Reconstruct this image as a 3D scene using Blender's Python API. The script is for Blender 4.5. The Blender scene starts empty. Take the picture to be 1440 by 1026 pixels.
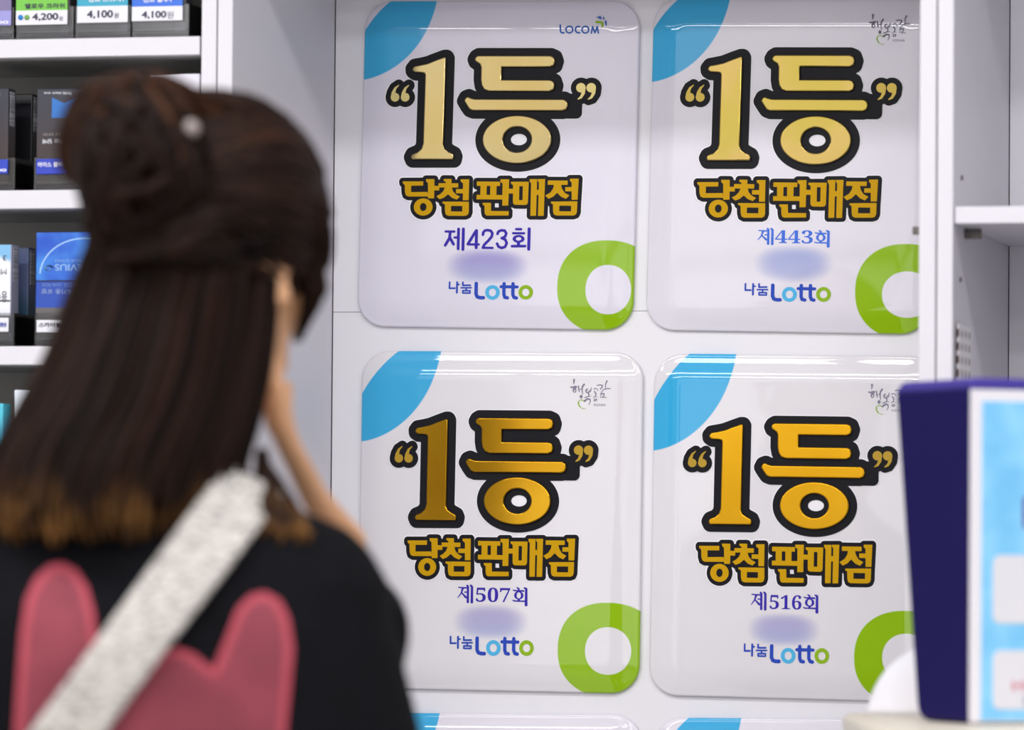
import bpy, bmesh, math, random
import numpy as np
from mathutils import Vector, Matrix
from mathutils.bvhtree import BVHTree
random.seed(7); rng = np.random.default_rng(7)
SC = bpy.context.scene
COL = SC.collection
rad = math.radians
SC.view_settings.view_transform = 'Standard'
SC.view_settings.look = 'None'
SC.view_settings.exposure = 0.2

# ------------------------------------------------------------------ camera
FPX = 7000.0
yaw, pitch, roll = rad(14.0), math.atan(257/7000), rad(0.45)
Fw = Vector((-math.sin(yaw)*math.cos(pitch), math.cos(yaw)*math.cos(pitch), math.sin(pitch)))
R0 = Vector((math.cos(yaw), math.sin(yaw), 0))
U0 = R0.cross(Fw)
Rt = R0*math.cos(roll) + U0*math.sin(roll)
Up = U0*math.cos(roll) - R0*math.sin(roll)
CP = Vector((0, 0, 1.45)) - Fw*5.2
cd = bpy.data.cameras.new('camera'); cam = bpy.data.objects.new('camera', cd); COL.objects.link(cam)
M = Matrix((Rt, Up, -Fw)).transposed().to_4x4(); M.translation = CP
cam.matrix_world = M
cd.sensor_width = 36; cd.lens = 36*FPX/1440; cd.clip_start = 0.05; cd.clip_end = 60
cd.dof.use_dof = True; cd.dof.focus_distance = 5.17; cd.dof.aperture_fstop = cd.lens/44.0; cd.dof.aperture_blades = 0
SC.camera = cam

def ray(px, py):
    return Fw + Rt*((px-720)/FPX) + Up*(-(py-513)/FPX)
def hit(px, py, Y=0.0):
    d = ray(px, py); return CP + d*((Y-CP.y)/d.y)
def pt(px, py, d):
    return CP + ray(px, py)*d

# ------------------------------------------------------------------ materials
def lin(c):
    return tuple(((v/255)/12.92 if v/255 <= .04045 else ((v/255+.055)/1.055)**2.4) for v in c) + (1.0,)
class NT:
    def __init__(s, name):
        s.m = bpy.data.materials.new(name); s.m.use_nodes = True
        s.t = s.m.node_tree; s.b = s.t.nodes['Principled BSDF']
    def n(s, typ, **k):
        x = s.t.nodes.new(typ)
        for a, v in k.items(): setattr(x, a, v)
        return x
    def put(s, sock, v):
        if hasattr(v, 'is_output') or isinstance(v, bpy.types.NodeSocket): s.t.links.new(v, sock)
        else: sock.default_value = v
    def ma(s, op, a, b=0.0, c=None, clamp=False):
        x = s.n('ShaderNodeMath', operation=op, use_clamp=clamp)
        s.put(x.inputs[0], a); s.put(x.inputs[1], b)
        if c is not None: s.put(x.inputs[2], c)
        return x.outputs[0]
    def ss(s, v, a, b):
        x = s.n('ShaderNodeMapRange', interpolation_type='SMOOTHSTEP')
        s.put(x.inputs[0], v); x.inputs[1].default_value = a; x.inputs[2].default_value = b
        return x.outputs[0]
    def mix(s, f, a, b):
        x = s.n('ShaderNodeMix', data_type='RGBA')
        s.put(x.inputs[0], f); s.put(x.inputs[6], a); s.put(x.inputs[7], b)
        return x.outputs[2]
    def obj(s):
        return s.n('ShaderNodeTexCoord').outputs['Object']
    def xyz(s, v=None):
        x = s.n('ShaderNodeSeparateXYZ'); s.put(x.inputs[0], v if v is not None else s.obj())
        return x.outputs
    def noise(s, scale, detail=3, vec=None, rough=.5):
        x = s.n('ShaderNodeTexNoise'); x.inputs['Scale'].default_value = scale
        x.inputs['Detail'].default_value = detail; x.inputs['Roughness'].default_value = rough
        s.put(x.inputs['Vector'], vec if vec is not None else s.obj())
        return x.outputs['Fac']
    def mapv(s, vec, scale):
        x = s.n('ShaderNodeMapping'); s.put(x.inputs[0], vec); x.inputs['Scale'].default_value = scale
        return x.outputs[0]
    def bump(s, h, strength=.3, dist=.002):
        x = s.n('ShaderNodeBump'); x.inputs['Strength'].default_value = strength; x.inputs['Distance'].default_value = dist
        s.put(x.inputs['Height'], h); s.t.links.new(x.outputs[0], s.b.inputs['Normal'])
    def base(s, v): s.put(s.b.inputs['Base Color'], v); return s
    def set(s, **k):
        for a, v in k.items(): s.b.inputs[a.replace('_', ' ')].default_value = v
        return s
def plain(name, rgb, rough=.5, metal=0.0, var=.04, scale=30, spec=.5):
    t = NT(name); c = lin(rgb); d = tuple(max(0, v*(1-var*2)) for v in c[:3]) + (1,)
    t.base(t.mix(t.noise(scale), d, c)); t.set(Roughness=rough, Metallic=metal)
    t.b.inputs['Specular IOR Level'].default_value = spec
    return t.m
def clear(name, tint, gloss=.12):
    t = NT(name); nt = t.t
    tr = t.n('ShaderNodeBsdfTransparent'); tr.inputs[0].default_value = tint
    gl = t.n('ShaderNodeBsdfGlossy'); gl.inputs['Roughness'].default_value = .12
    fr = t.n('ShaderNodeFresnel'); fr.inputs[0].default_value = 1.5
    f = t.ma('ADD', fr.outputs[0], gloss*.6, clamp=True)
    mx = t.n('ShaderNodeMixShader'); nt.links.new(f, mx.inputs[0]); nt.links.new(tr.outputs[0], mx.inputs[1]); nt.links.new(gl.outputs[0], mx.inputs[2])
    nt.links.new(mx.outputs[0], nt.nodes['Material Output'].inputs[0])
    return t.m

M_WHITE = plain('white_laminate', (222, 220, 227), .42, var=.01)
M_WALLW = plain('white_panel', (236, 235, 240), .5, var=.012, scale=6)
M_SIDE = plain('side_panel_white', (226, 226, 234), .45, var=.01)
M_GREYIN = plain('grey_cabinet_lining', (132, 132, 129), .6, var=.03)
M_PIN = plain('pin_grey', (120, 116, 112), .5)
M_HOLE = plain('hole_brown', (84, 62, 52), .8)
M_BLACK = plain('black_vinyl', (17, 17, 24), .45, var=.05, spec=.15)
M_HALO = plain('halo_white', (244, 243, 248), .4, var=.0)
M_YEL = plain('ochre_yellow', (204, 157, 0), .45, var=.02, scale=200, spec=.12)
M_PURP = plain('purple_print', (58, 44, 170), .4, spec=.12)
M_BLUEP = plain('blue_print', (70, 118, 226), .4, spec=.12)
M_LOGO = plain('logo_blue', (44, 76, 186), .4, spec=.12)
M_CYAN = plain('cyan_print', (84, 184, 232), .4, spec=.12)
M_LIME = plain('lime_print', (146, 186, 36), .4, spec=.12)
M_GREYP = plain('calligraphy_grey', (134, 132, 152), .4, spec=.12)
M_LOCOM = plain('locom_blue', (62, 104, 186), .4, spec=.12)

def gold(name, rgb, rgb2, amt, ro=.06):
    t = NT(name)
    v = t.mapv(t.obj(), (1, 1, 1))
    t.base(t.mix(t.ss(t.noise(14, 2, v), .5-amt, .5+amt), lin(rgb), lin(rgb2)))
    t.set(Metallic=1.0, Roughness=ro)
    return t.m
# ------------------------------------------------------------------ object helpers
def tag(o, label=None, cat=None, group=None, kind=None):
    if label: o['label'] = label
    if cat: o['category'] = cat
    if group: o['group'] = group
    if kind: o['kind'] = kind
    return o
def link(name, me, mat=None, parent=None):
    o = bpy.data.objects.new(name, me); COL.objects.link(o)
    if mat is not None:
        if not me.materials: me.materials.append(mat)
    if parent is not None: o.parent = parent
    return o
def empty(name, loc, rot=(0, 0, 0)):
    o = bpy.data.objects.new(name, None); COL.objects.link(o); o.location = loc; o.rotation_euler = rot
    o.empty_display_size = .05
    return o
class MB:
    """collects shapes of ONE part"""
    def __init__(s): s.v = []; s.f = []; s.sm = []
    def add(s, vs, fs, smooth=False):
        k = len(s.v); s.v += [tuple(v) for v in vs]; s.f += [tuple(i+k for i in f) for f in fs]; s.sm += [smooth]*len(fs)
    def box(s, x0, x1, y0, y1, z0, z1, bev=0.0, seg=2):
        bm = bmesh.new(); bmesh.ops.create_cube(bm, size=1)
        for v in bm.verts: v.co = Vector(((x0+x1)/2 + v.co.x*(x1-x0), (y0+y1)/2 + v.co.y*(y1-y0), (z0+z1)/2 + v.co.z*(z1-z0)))
        if bev > 0: bmesh.ops.bevel(bm, geom=list(bm.edges), offset=bev, segments=seg, affect='EDGES', profile=.5)
        bm.verts.index_update(); s.add([v.co for v in bm.verts], [[v.index for v in f.verts] for f in bm.faces]); bm.free(); return s
    def tube(s, pts, r, n=6, cap=True):
        P = [Vector(p) for p in pts]; rr = r if hasattr(r, '__len__') else [r]*len(P)
        vs = []; fs = []; side = None
        for i, p in enumerate(P):
            t = (P[min(i+1, len(P)-1)] - P[max(i-1, 0)])
            t = t.normalized() if t.length > 1e-9 else Vector((0, 0, 1))
            if side is None:
                side = t.cross(Vector((0, 0, 1)) if abs(t.z) < .9 else Vector((1, 0, 0))).normalized()
            else:
                side = (side - t*side.dot(t))
                side = side.normalized() if side.length > 1e-6 else t.orthogonal().normalized()
            up = t.cross(side)
            for k in range(n):
                a = 2*math.pi*k/n; vs.append(p + (side*math.cos(a) + up*math.sin(a))*rr[i])
        for i in range(len(P)-1):
            for k in range(n): fs.append((i*n+k, i*n+(k+1) % n, (i+1)*n+(k+1) % n, (i+1)*n+k))
        if cap: fs.append(tuple(range(n-1, -1, -1))); fs.append(tuple((len(P)-1)*n+k for k in range(n)))
        s.add(vs, fs, True); return s
    def ball(s, c, r, mat=None, nu=20, nv=14):
        c = Vector(c); r = Vector(r) if hasattr(r, '__len__') else Vector((r, r, r)); vs = []; fs = []
        for j in range(nv+1):
            ph = math.pi*j/nv
            for i in range(nu):
                th = 2*math.pi*i/nu
                d = Vector((r.x*math.sin(ph)*math.cos(th), r.y*math.sin(ph)*math.sin(th), r.z*math.cos(ph)))
                vs.append(c + (mat @ d if mat else d))
        for j in range(nv):
            for i in range(nu): fs.append((j*nu+i, (j+1)*nu+i, (j+1)*nu+(i+1) % nu, j*nu+(i+1) % nu))
        s.add(vs, fs, True); return s
    def loft(s, rings, cap=True):
        n = len(rings[0]); vs = [p for r in rings for p in r]; fs = []
        for i in range(len(rings)-1):
            for k in range(n): fs.append((i*n+k, i*n+(k+1) % n, (i+1)*n+(k+1) % n, (i+1)*n+k))
        if cap: fs.append(tuple(range(n-1, -1, -1))); fs.append(tuple((len(rings)-1)*n+k for k in range(n)))
        s.add(vs, fs, True); return s
    def mesh(s, name):
        me = bpy.data.meshes.new(name); me.from_pydata(s.v, [], s.f); me.update()
        me.polygons.foreach_set('use_smooth', s.sm)
        bm = bmesh.new(); bm.from_mesh(me); bmesh.ops.recalc_face_normals(bm, faces=bm.faces); bm.to_mesh(me); bm.free()
        return me
    def build(s, name, mat, parent=None): return link(name, s.mesh(name), mat, parent)
    def remesh(s, name, mat, parent=None, vox=.006, smooth=8, fac=.5):
        o = link('tmp', s.mesh(name), mat)
        m = o.modifiers.new('r', 'REMESH'); m.mode = 'VOXEL'; m.voxel_size = vox; m.use_smooth_shade = True
        if smooth:
            q = o.modifiers.new('s', 'SMOOTH'); q.iterations = smooth; q.factor = fac
        bpy.context.view_layer.update()
        dg = bpy.context.evaluated_depsgraph_get()
        me = bpy.data.meshes.new_from_object(o.evaluated_get(dg)); me.name = name
        bpy.data.objects.remove(o)
        if not me.materials: me.materials.append(mat)
        me.polygons.foreach_set('use_smooth', [True]*len(me.polygons))
        return link(name, me, None, parent)

# ------------------------------------------------------------------ 2D outlines (signed distance -> contour -> filled curve -> mesh)
def d_poly(X, Y, P):
    P = np.array(P, float); n = len(P); d = np.full(X.shape, 1e9); ins = np.zeros(X.shape, bool)
    for i in range(n):
        a, b = P[i], P[(i+1) % n]; e = b-a; wx, wy = X-a[0], Y-a[1]
        t = np.clip((wx*e[0]+wy*e[1])/(e @ e+1e-12), 0, 1)
        d = np.minimum(d, (wx-e[0]*t)**2 + (wy-e[1]*t)**2)
        c = ((a[1] <= Y) & (b[1] > Y)) | ((b[1] <= Y) & (a[1] > Y))
        with np.errstate(divide='ignore', invalid='ignore'):
            xi = a[0] + (Y-a[1])/(b[1]-a[1]+1e-30)*e[0]
        ins ^= c & (X < xi)
    d = np.sqrt(d); return np.where(ins, -d, d)
def d_ell(X, Y, cx, cy, rx, ry):
    k = np.sqrt(((X-cx)/rx)**2 + ((Y-cy)/ry)**2); g = np.sqrt(((X-cx)/rx**2)**2 + ((Y-cy)/ry**2)**2) + 1e-9
    return k*(k-1)/g
def d_line(X, Y, P, w0, w1=None):
    d = np.full(X.shape, 1e9); n = len(P)-1; w1 = w0 if w1 is None else w1
    for i in range(n):
        a, b = np.array(P[i], float), np.array(P[i+1], float); e = b-a; wx, wy = X-a[0], Y-a[1]
        t = np.clip((wx*e[0]+wy*e[1])/(e @ e+1e-12), 0, 1)
        w = w0 + (w1-w0)*(i+t)/n
        d = np.minimum(d, np.hypot(wx-e[0]*t, wy-e[1]*t) - w/2)
    return d
class Shape:
    """ops in crop pixels: T = (ox, oy, scale) -> pixels of the first sign"""
    def __init__(s, T=(0, 0, 1)): s.T = T; s.ops = []
    def tr(s, P): return [(s.T[0]+x/s.T[2], s.T[1]+y/s.T[2]) for x, y in P]
    def poly(s, *P): s.ops.append(('p', s.tr(P))); return s
    def rect(s, x0, y0, x1, y1): return s.poly((x0, y0), (x1, y0), (x1, y1), (x0, y1))
    def ell(s, cx, cy, rx, ry): s.ops.append(('e', s.tr([(cx, cy)])[0] + (rx/s.T[2], ry/s.T[2]))); return s
    def cut(s, cx, cy, rx, ry): s.ops.append(('c', s.tr([(cx, cy)])[0] + (rx/s.T[2], ry/s.T[2]))); return s
    def cutrect(s, x0, y0, x1, y1): s.ops.append(('cp', s.tr([(x0, y0), (x1, y0), (x1, y1), (x0, y1)]))); return s
    def line(s, P, w, w1=None): s.ops.append(('l', s.tr(P), w/s.T[2], None if w1 is None else w1/s.T[2])); return s
    def bounds(s):
        xs = []; ys = []
        for o in s.ops:
            if o[0] in 'pl':
                q = o[2]/2 if o[0] == 'l' else 0
                if o[0] == 'l' and o[3]: q = max(q, o[3]/2)
                xs += [p[0]+d for p in o[1] for d in (-q, q)]; ys += [p[1]+d for p in o[1] for d in (-q, q)]
            elif o[0] == 'e': xs += [o[1][0]-o[1][2], o[1][0]+o[1][2]]; ys += [o[1][1]-o[1][3], o[1][1]+o[1][3]]
        return min(xs), min(ys), max(xs), max(ys)
    def field(s, X, Y):
        d = np.full(X.shape, 1e9)
        for o in s.ops:
            if o[0] == 'p': d = np.minimum(d, d_poly(X, Y, o[1]))
            elif o[0] == 'e': d = np.minimum(d, d_ell(X, Y, *o[1]))
            elif o[0] == 'l': d = np.minimum(d, d_line(X, Y, o[1], o[2], o[3]))
            elif o[0] == 'c': d = np.maximum(d, -d_ell(X, Y, *o[1]))
            elif o[0] == 'cp': d = np.maximum(d, -d_poly(X, Y, o[1]))
        return d
def contours(F, x0, y0, h):
    """marching squares of F<0; closed loops"""
    S = F < 0; ny, nx = F.shape; nxt = {}
    c = S[:-1, :-1]*1 + S[:-1, 1:]*2 + S[1:, 1:]*4 + S[1:, :-1]*8
    E = {1: [(3, 0)], 2: [(0, 1)], 3: [(3, 1)], 4: [(1, 2)], 5: [(3, 2), (1, 0)], 6: [(0, 2)], 7: [(3, 2)],
         8: [(2, 3)], 9: [(2, 0)], 10: [(0, 3), (2, 1)], 11: [(2, 1)], 12: [(1, 3)], 13: [(1, 0)], 14: [(0, 3)]}
    def key(j, i, e):
        return {0: (j, i, 0), 1: (j, i+1, 1), 2: (j+1, i, 0), 3: (j, i, 1)}[e]
    def pos(k):
        j, i, t = k
        if t == 0: a, b = F[j, i], F[j, i+1]; return (x0+(i+a/(a-b))*h, y0+j*h)
        a, b = F[j, i], F[j+1, i]; return (x0+i*h, y0+(j+a/(a-b))*h)
    for j, i in zip(*np.nonzero((c > 0) & (c < 15))):
        for a, b in E[int(c[j, i])]: nxt[key(j, i, a)] = key(j, i, b)
    loops = []
    while nxt:
        k0 = next(iter(nxt)); L = []; k = k0
        while k in nxt: L.append(pos(k)); k = nxt.pop(k)
        if len(L) > 6: loops.append(L)
    return loops
def simplify(L, eps):
    P = np.array(L); n = len(P); keep = np.zeros(n, bool)
    a = 0; b = int(np.argmax(((P-P[0])**2).sum(1))); keep[a] = keep[b] = True
    Q = np.vstack([P, P[:1]]); st = [(a, b), (b, n)]
    while st:
        i, j = st.pop()
        if j-i < 2: continue
        e = Q[j]-Q[i]; l = np.hypot(*e)+1e-12; W = Q[i+1:j]-Q[i]
        dd = np.abs(W[:, 0]*e[1]-W[:, 1]*e[0])/l; m = int(np.argmax(dd))
        if dd[m] > eps: k = i+1+m; keep[k] = True; st += [(i, k), (k, j)]
    return P[keep]
def fill(loops, ext, bev=0.0, bres=2):
    cu = bpy.data.curves.new('c', 'CURVE'); cu.dimensions = '2D'; cu.fill_mode = 'BOTH'
    cu.extrude = ext; cu.bevel_depth = bev; cu.bevel_resolution = bres
    for L in loops:
        sp = cu.splines.new('POLY'); sp.points.add(len(L)-1); sp.use_cyclic_u = True
        for p, q in zip(sp.points, L): p.co = (q[0], -q[1], 0, 1)
    o = bpy.data.objects.new('c', cu); COL.objects.link(o); bpy.context.view_layer.update()
    dg = bpy.context.evaluated_depsgraph_get(); me = bpy.data.meshes.new_from_object(o.evaluated_get(dg))
    bpy.data.objects.remove(o); bpy.data.curves.remove(cu)
    return me
def shape_mesh(shapes, level=0.0, ext=.5, bev=0.0, h=.3, eps=.06, extra=None):
    """shapes: list of (Shape, level); mesh in first-sign pixels, y down stored as -y, z = height from 0"""
    bs = [s.bounds() for s, _ in shapes]; pad = max(l for _, l in shapes) + level + 3
    x0 = min(b[0] for b in bs)-pad; y0 = min(b[1] for b in bs)-pad; x1 = max(b[2] for b in bs)+pad; y1 = max(b[3] for b in bs)+pad
    xs = np.arange(x0, x1, h); ys = np.arange(y0, y1, h); X, Y = np.meshgrid(xs, ys)
    F = np.full(X.shape, 1e9)
    for s, l in shapes: F = np.minimum(F, s.field(X, Y)-l)
    if extra is not None: F = np.maximum(F, -extra.field(X, Y))
    F = F - level + bev; F[F == 0] = 1e-6
    me = fill([simplify(L, eps) for L in contours(F, x0, y0, h)], ext, bev)
    zmin = min(v.co.z for v in me.vertices)
    for v in me.vertices: v.co.z -= zmin
    return me
def text_mesh(body, ext=0.0):
    cu = bpy.data.curves.new('t', 'FONT'); cu.body = body; cu.size = 1; cu.extrude = ext; cu.resolution_u = 4
    o = bpy.data.objects.new('t', cu); COL.objects.link(o); bpy.context.view_layer.update()
    dg = bpy.context.evaluated_depsgraph_get(); me = bpy.data.meshes.new_from_object(o.evaluated_get(dg))
    bpy.data.objects.remove(o); bpy.data.curves.remove(cu)
    return me
def fit_text(body, x0, y0, x1, y1, ext=.15):
    """text mesh fitted into a box, y down stored as -y; bold by smear"""
    me = text_mesh(body); co = np.array([v.co[:] for v in me.vertices])
    a, b = co.min(0), co.max(0)
    for v in me.vertices:
        v.co.x = x0+(v.co.x-a[0])/(b[0]-a[0])*(x1-x0); v.co.y = -y1+(v.co.y-a[1])/(b[1]-a[1])*(y1-y0); v.co.z = .4
    return me
def smear(me, w):
    """bolder print: copies of the outline shifted sideways in one mesh"""
    v = [x.co.copy() for x in me.vertices]; f = [list(p.vertices) for p in me.polygons]; V = []; Fc = []
    for k, (dx, dy) in enumerate(((0, 0), (w, 0), (-w, 0), (0, w), (0, -w))):
        n = len(V); V += [(a.x+dx, a.y+dy, a.z+k*.004) for a in v]; Fc += [[i+n for i in p] for p in f]
    m2 = bpy.data.meshes.new('t'); m2.from_pydata(V, [], Fc); return m2
def join(a, b):
    v = [x.co[:] for x in a.vertices]; f = [list(p.vertices) for p in a.polygons]; n = len(v)
    v += [x.co[:] for x in b.vertices]; f += [[i+n for i in p.vertices] for p in b.polygons]
    m = bpy.data.meshes.new('j'); m.from_pydata(v, [], f); return m

# ---- lettering of the signs, in pixels of the first sign
A = (535, 60, 5.545); B = (640, 60, 5.544); Cc = (555, 240, 10.286); D = (685, 240, 10.286)
ONE = Shape(A).poly((243, 205), (258, 185), (300, 178), (360, 165), (430, 137), (490, 115), (503, 115), (508, 124), (503, 800), (515, 830), (545, 852),
    (580, 870), (588, 890), (583, 915), (258, 917), (248, 895), (258, 875), (300, 858), (330, 830), (342, 790), (345, 258), (340, 243), (325, 238), (265, 235), (245, 222))
def q_left(ox): return [(74+ox, 425), (80+ox, 390), (100+ox, 352), (133+ox, 330), (136+ox, 336), (115+ox, 362), (108+ox, 395), (140+ox, 428)]
def q_right(ox): return [(1015+ox, 348), (1010+ox, 395), (987+ox, 432), (957+ox, 443), (953+ox, 437), (975+ox, 415), (985+ox, 385), (945+ox, 352)]
QL = Shape(A); QR = Shape(B)
for ox in (0, 80):
    QL.ell(107+ox, 428, 34, 34).poly(*q_left(ox)); QR.ell(978+ox, 350, 37, 37).poly(*q_right(ox))
DEUNG = Shape(B).poly((148, 130), (158, 112), (175, 102), (740, 102), (768, 114), (779, 145), (770, 178), (740, 193), (365, 193), (365, 290), (740, 290),
    (768, 300), (780, 335), (772, 367), (740, 382), (265, 382), (228, 368), (208, 335), (200, 290), (200, 195), (190, 170), (155, 148))
DEUNG.poly((73, 455), (85, 430), (105, 422), (125, 432), (155, 440), (850, 440), (878, 455), (888, 487), (875, 520), (845, 532), (145, 532), (118, 522), (95, 490))
RING = Shape(B).ell(495, 755, 270, 188).cut(497, 755, 110, 98)
DG = Shape(B); DG.ops = DEUNG.ops + [('e', RING.ops[0][1])] + [RING.ops[1]]
RINGS = Shape(B).ell(495, 755, 270, 188)
HOLE = Shape(B).ell(504, 754, 63, 45)
BRIDGE = Shape(B).rect(880, 440, 945, 545)
TXT = Shape(Cc)
TXT.poly((103, 163), (403, 160), (403, 222), (228, 224), (228, 318), (470, 313), (480, 380), (190, 382), (155, 365), (140, 320), (135, 215), (105, 190))
TXT.poly((442, 127), (565, 127), (568, 405), (480, 408), (473, 185), (445, 160)).rect(560, 225, 640, 290)
TXT.poly((700, 123), (815, 123), (815, 190), (735, 190), (730, 165), (702, 150)).rect(628, 185, 915, 247)
TXT.poly((722, 245), (700, 300), (655, 345), (600, 375), (648, 418), (710, 395), (770, 345), (828, 395), (898, 422), (945, 378), (880, 345), (840, 300), (822, 245))
TXT.poly((948, 127), (1072, 125), (1072, 430), (987, 430), (985, 185), (950, 160)).rect(885, 268, 990, 330)
TXT.poly((690, 452), (1075, 450), (1078, 600), (1065, 640), (1030, 655), (780, 657), (745, 640), (732, 595), (728, 490), (692, 475))
TXT.ell(412, 533, 137, 125)
TXT.T = D
TXT.rect(-152, 157, 185, 220).rect(-152, 350, 222, 415).rect(-97, 200, -8, 380).rect(45, 200, 135, 380)
TXT.poly((188, 123), (315, 122), (312, 500), (225, 503), (222, 185), (190, 160)).rect(305, 258, 385, 327)
TXT.poly((-62, 465), (60, 463), (65, 583), (320, 583), (320, 645), (5, 650), (-20, 635), (-30, 595), (-32, 510), (-60, 490))
TXT.poly((342, 157), (600, 155), (595, 460), (580, 485), (545, 492), (410, 490), (385, 475), (378, 450), (375, 205), (345, 185))
TXT.poly((612, 118), (720, 116), (718, 645), (635, 647), (635, 180), (614, 150)).poly((727, 116), (835, 114), (828, 645), (745, 647), (748, 165), (729, 145)).rect(700, 272, 760, 345)
TXT.rect(875, 135, 1163, 197)
TXT.poly((965, 195), (955, 250), (915, 310), (842, 352), (890, 400), (955, 370), (1013, 312), (1075, 370), (1143, 398), (1190, 348), (1120, 310), (1080, 250), (1068, 195))
TXT.poly((1193, 107), (1320, 105), (1310, 410), (1225, 412), (1220, 165), (1195, 140)).rect(1130, 228, 1230, 290)
TXT.poly((928, 440), (1308, 432), (1305, 590), (1290, 625), (1255, 638), (1010, 640), (975, 625), (962, 585), (958, 478), (930, 465))
TXTG = Shape(); TXTG.ops = list(TXT.ops); TXTG.T = Cc
TXTG.cut(412, 533, 48, 58).cutrect(818, 513, 983, 593); TXTG.T = D
TXTG.cutrect(465, 220, 517, 422).cutrect(1050, 497, 1220, 578)
# round number, sans serif
E1 = (610, 310, 8.55)
NUM = Shape(E1).line([(130, 132), (236, 132)], 28).line([(186, 140), (180, 210), (130, 302)], 34).line([(188, 215), (230, 288)], 34)
NUM.line([(287, 100), (287, 345)], 34).line([(240, 205), (282, 205)], 28).line([(345, 98), (345, 352)], 35)
NUM.line([(500, 118), (404, 285)], 34).line([(404, 288), (536, 288)], 28).line([(505, 118), (505, 328)], 36)
NUM.line([(583, 168), (586, 140), (605, 116), (640, 109), (680, 119), (697, 150), (690, 190), (650, 240), (602, 290), (588, 325)], 32).line([(584, 328), (704, 328)], 28)
NUM.line([(760, 155), (770, 125), (805, 110), (845, 114), (866, 150), (850, 190), (812, 207), (855, 225), (874, 268), (855, 313), (815, 328), (775, 313), (757, 275)], 32)
NUM.line([(985, 95), (1042, 95)], 30).line([(948, 145), (1080, 145)], 28).ell(1015, 214, 72, 48)
NUM.cut(1015, 214, 34, 22).line([(1015, 262), (1015, 300)], 38).line([(938, 305), (1095, 302)], 32).line([(1140, 90), (1140, 340)], 37)
# serif syllables (drawn on the 507 sign)
E3 = (0, 0, 1.0)
JE = Shape(E3).line([(128, 93), (150, 98), (225, 100)], 14, 20).line([(182, 104), (162, 170), (120, 228)], 26, 9).line([(172, 168), (220, 222)], 16, 28)
JE.line([(205, 155), (240, 155)], 16).line([(236, 70), (246, 84), (246, 282)], 24, 30).line([(280, 68), (296, 86), (296, 285)], 24, 32)
HOE = Shape(E3).line([(862, 88), (880, 100), (880, 120)], 18, 24).line([(812, 117), (830, 126), (942, 128)], 14, 22).ell(882, 186, 58, 54).cut(882, 186, 27, 40)
HOE.line([(882, 236), (882, 252)], 28).line([(808, 250), (825, 258), (960, 260)], 14, 20).line([(953, 90), (974, 102), (974, 308)], 22, 36)
# lottery brand line
LG = Shape(E1).line([(185, 745), (185, 820), (250, 818)], 20).line([(275, 745), (275, 872)], 22).line([(275, 772), (300, 772)], 18)
LG.line([(345, 745), (345, 782), (436, 780)], 20).line([(326, 812), (448, 810)], 18).line([(388, 812), (388, 840)], 18).line([(347, 846), (434, 846), (434, 874), (347, 874), (347, 846)], 18)
LG.line([(507, 758), (507, 885), (522, 918), (555, 928), (596, 928)], 42)
LG.line([(842, 756), (842, 885), (855, 920), (886, 926)], 40).line([(950, 756), (950, 885), (965, 920), (994, 926)], 40).line([(806, 793), (1000, 793)], 36)
O1 = Shape(E1).ell(705, 863, 88, 88).cut(705, 863, 43, 47); O2 = Shape(E1).ell(1105, 857, 87, 87).cut(1105, 857, 44, 46)
# happiness calligraphy (third sign, pixel crop 790,525 x18)
E5 = (790, 525, 18.0)
CAL = Shape(E5).line([(302, 160), (302, 220), (292, 270)], 50, 16).line([(220, 345), (290, 350), (350, 340)], 30, 64).ell(318, 425, 48, 62)
CAL.cut(322, 437, 20, 26).line([(418, 320), (425, 400), (440, 460)], 34, 24).line([(425, 405), (490, 395)], 18).line([(560, 275), (515, 340), (510, 430), (525, 520)], 46, 20).ell(488, 585, 38, 46)
CAL.line([(640, 390), (605, 430), (625, 480), (680, 480), (730, 440), (742, 360)], 36, 20).line([(665, 440), (720, 430)], 16).line([(660, 480), (690, 530), (670, 580), (575, 612)], 30, 22).line([(670, 580), (750, 575)], 20, 10)
CAL.line([(585, 690), (650, 640), (715, 650), (725, 710), (690, 785)], 50, 14).line([(810, 390), (860, 372), (905, 395), (910, 440)], 26, 10).line([(830, 455), (865, 510), (850, 570), (795, 608)], 34, 16).line([(850, 580), (905, 590)], 14, 8)
CAL.line([(815, 675), (835, 645), (870, 640), (890, 665), (865, 690), (820, 685)], 22).line([(890, 298), (960, 285), (1025, 295), (1020, 340), (980, 390)], 24, 30).line([(1140, 185), (1105, 260), (1105, 400)], 36, 14)
CAL.line([(1220, 380), (1150, 375), (1060, 400), (1000, 470), (980, 610)], 26, 14).line([(990, 510), (1070, 505), (1075, 550), (1020, 600), (1130, 605)], 32, 14)
HEART = Shape(E5).line([(570, 705), (520, 670), (470, 668), (420, 710), (415, 770), (450, 840), (520, 885), (605, 888)], 22, 10)
HEART.line([(418, 730), (425, 780), (470, 850)], 34, 22)
LOC = Shape((775, 10, 14.4)).line([(183, 362), (190, 490), (215, 522), (262, 518)], 32).ell(370, 455, 85, 82).cut(370, 455, 54, 52)
LOC.line([(580, 395), (530, 390), (497, 420), (495, 480), (530, 518), (582, 520)], 31).ell(695, 457, 85, 82)
LOC.cut(695, 457, 54, 52).line([(818, 525), (840, 395), (890, 520), (935, 395), (960, 525)], 31)
LOC2 = Shape((775, 10, 14.4)).poly((905, 195), (965, 190), (990, 172), (1030, 245), (980, 240)).poly((1040, 200), (1060, 195), (1085, 250), (1055, 245)).poly((1080, 290), (1120, 270), (1128, 370), (1105, 375))
LOC3 = Shape((775, 10, 14.4)).line([(915, 300), (1000, 305), (1035, 320), (1040, 385)], 44)

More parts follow.
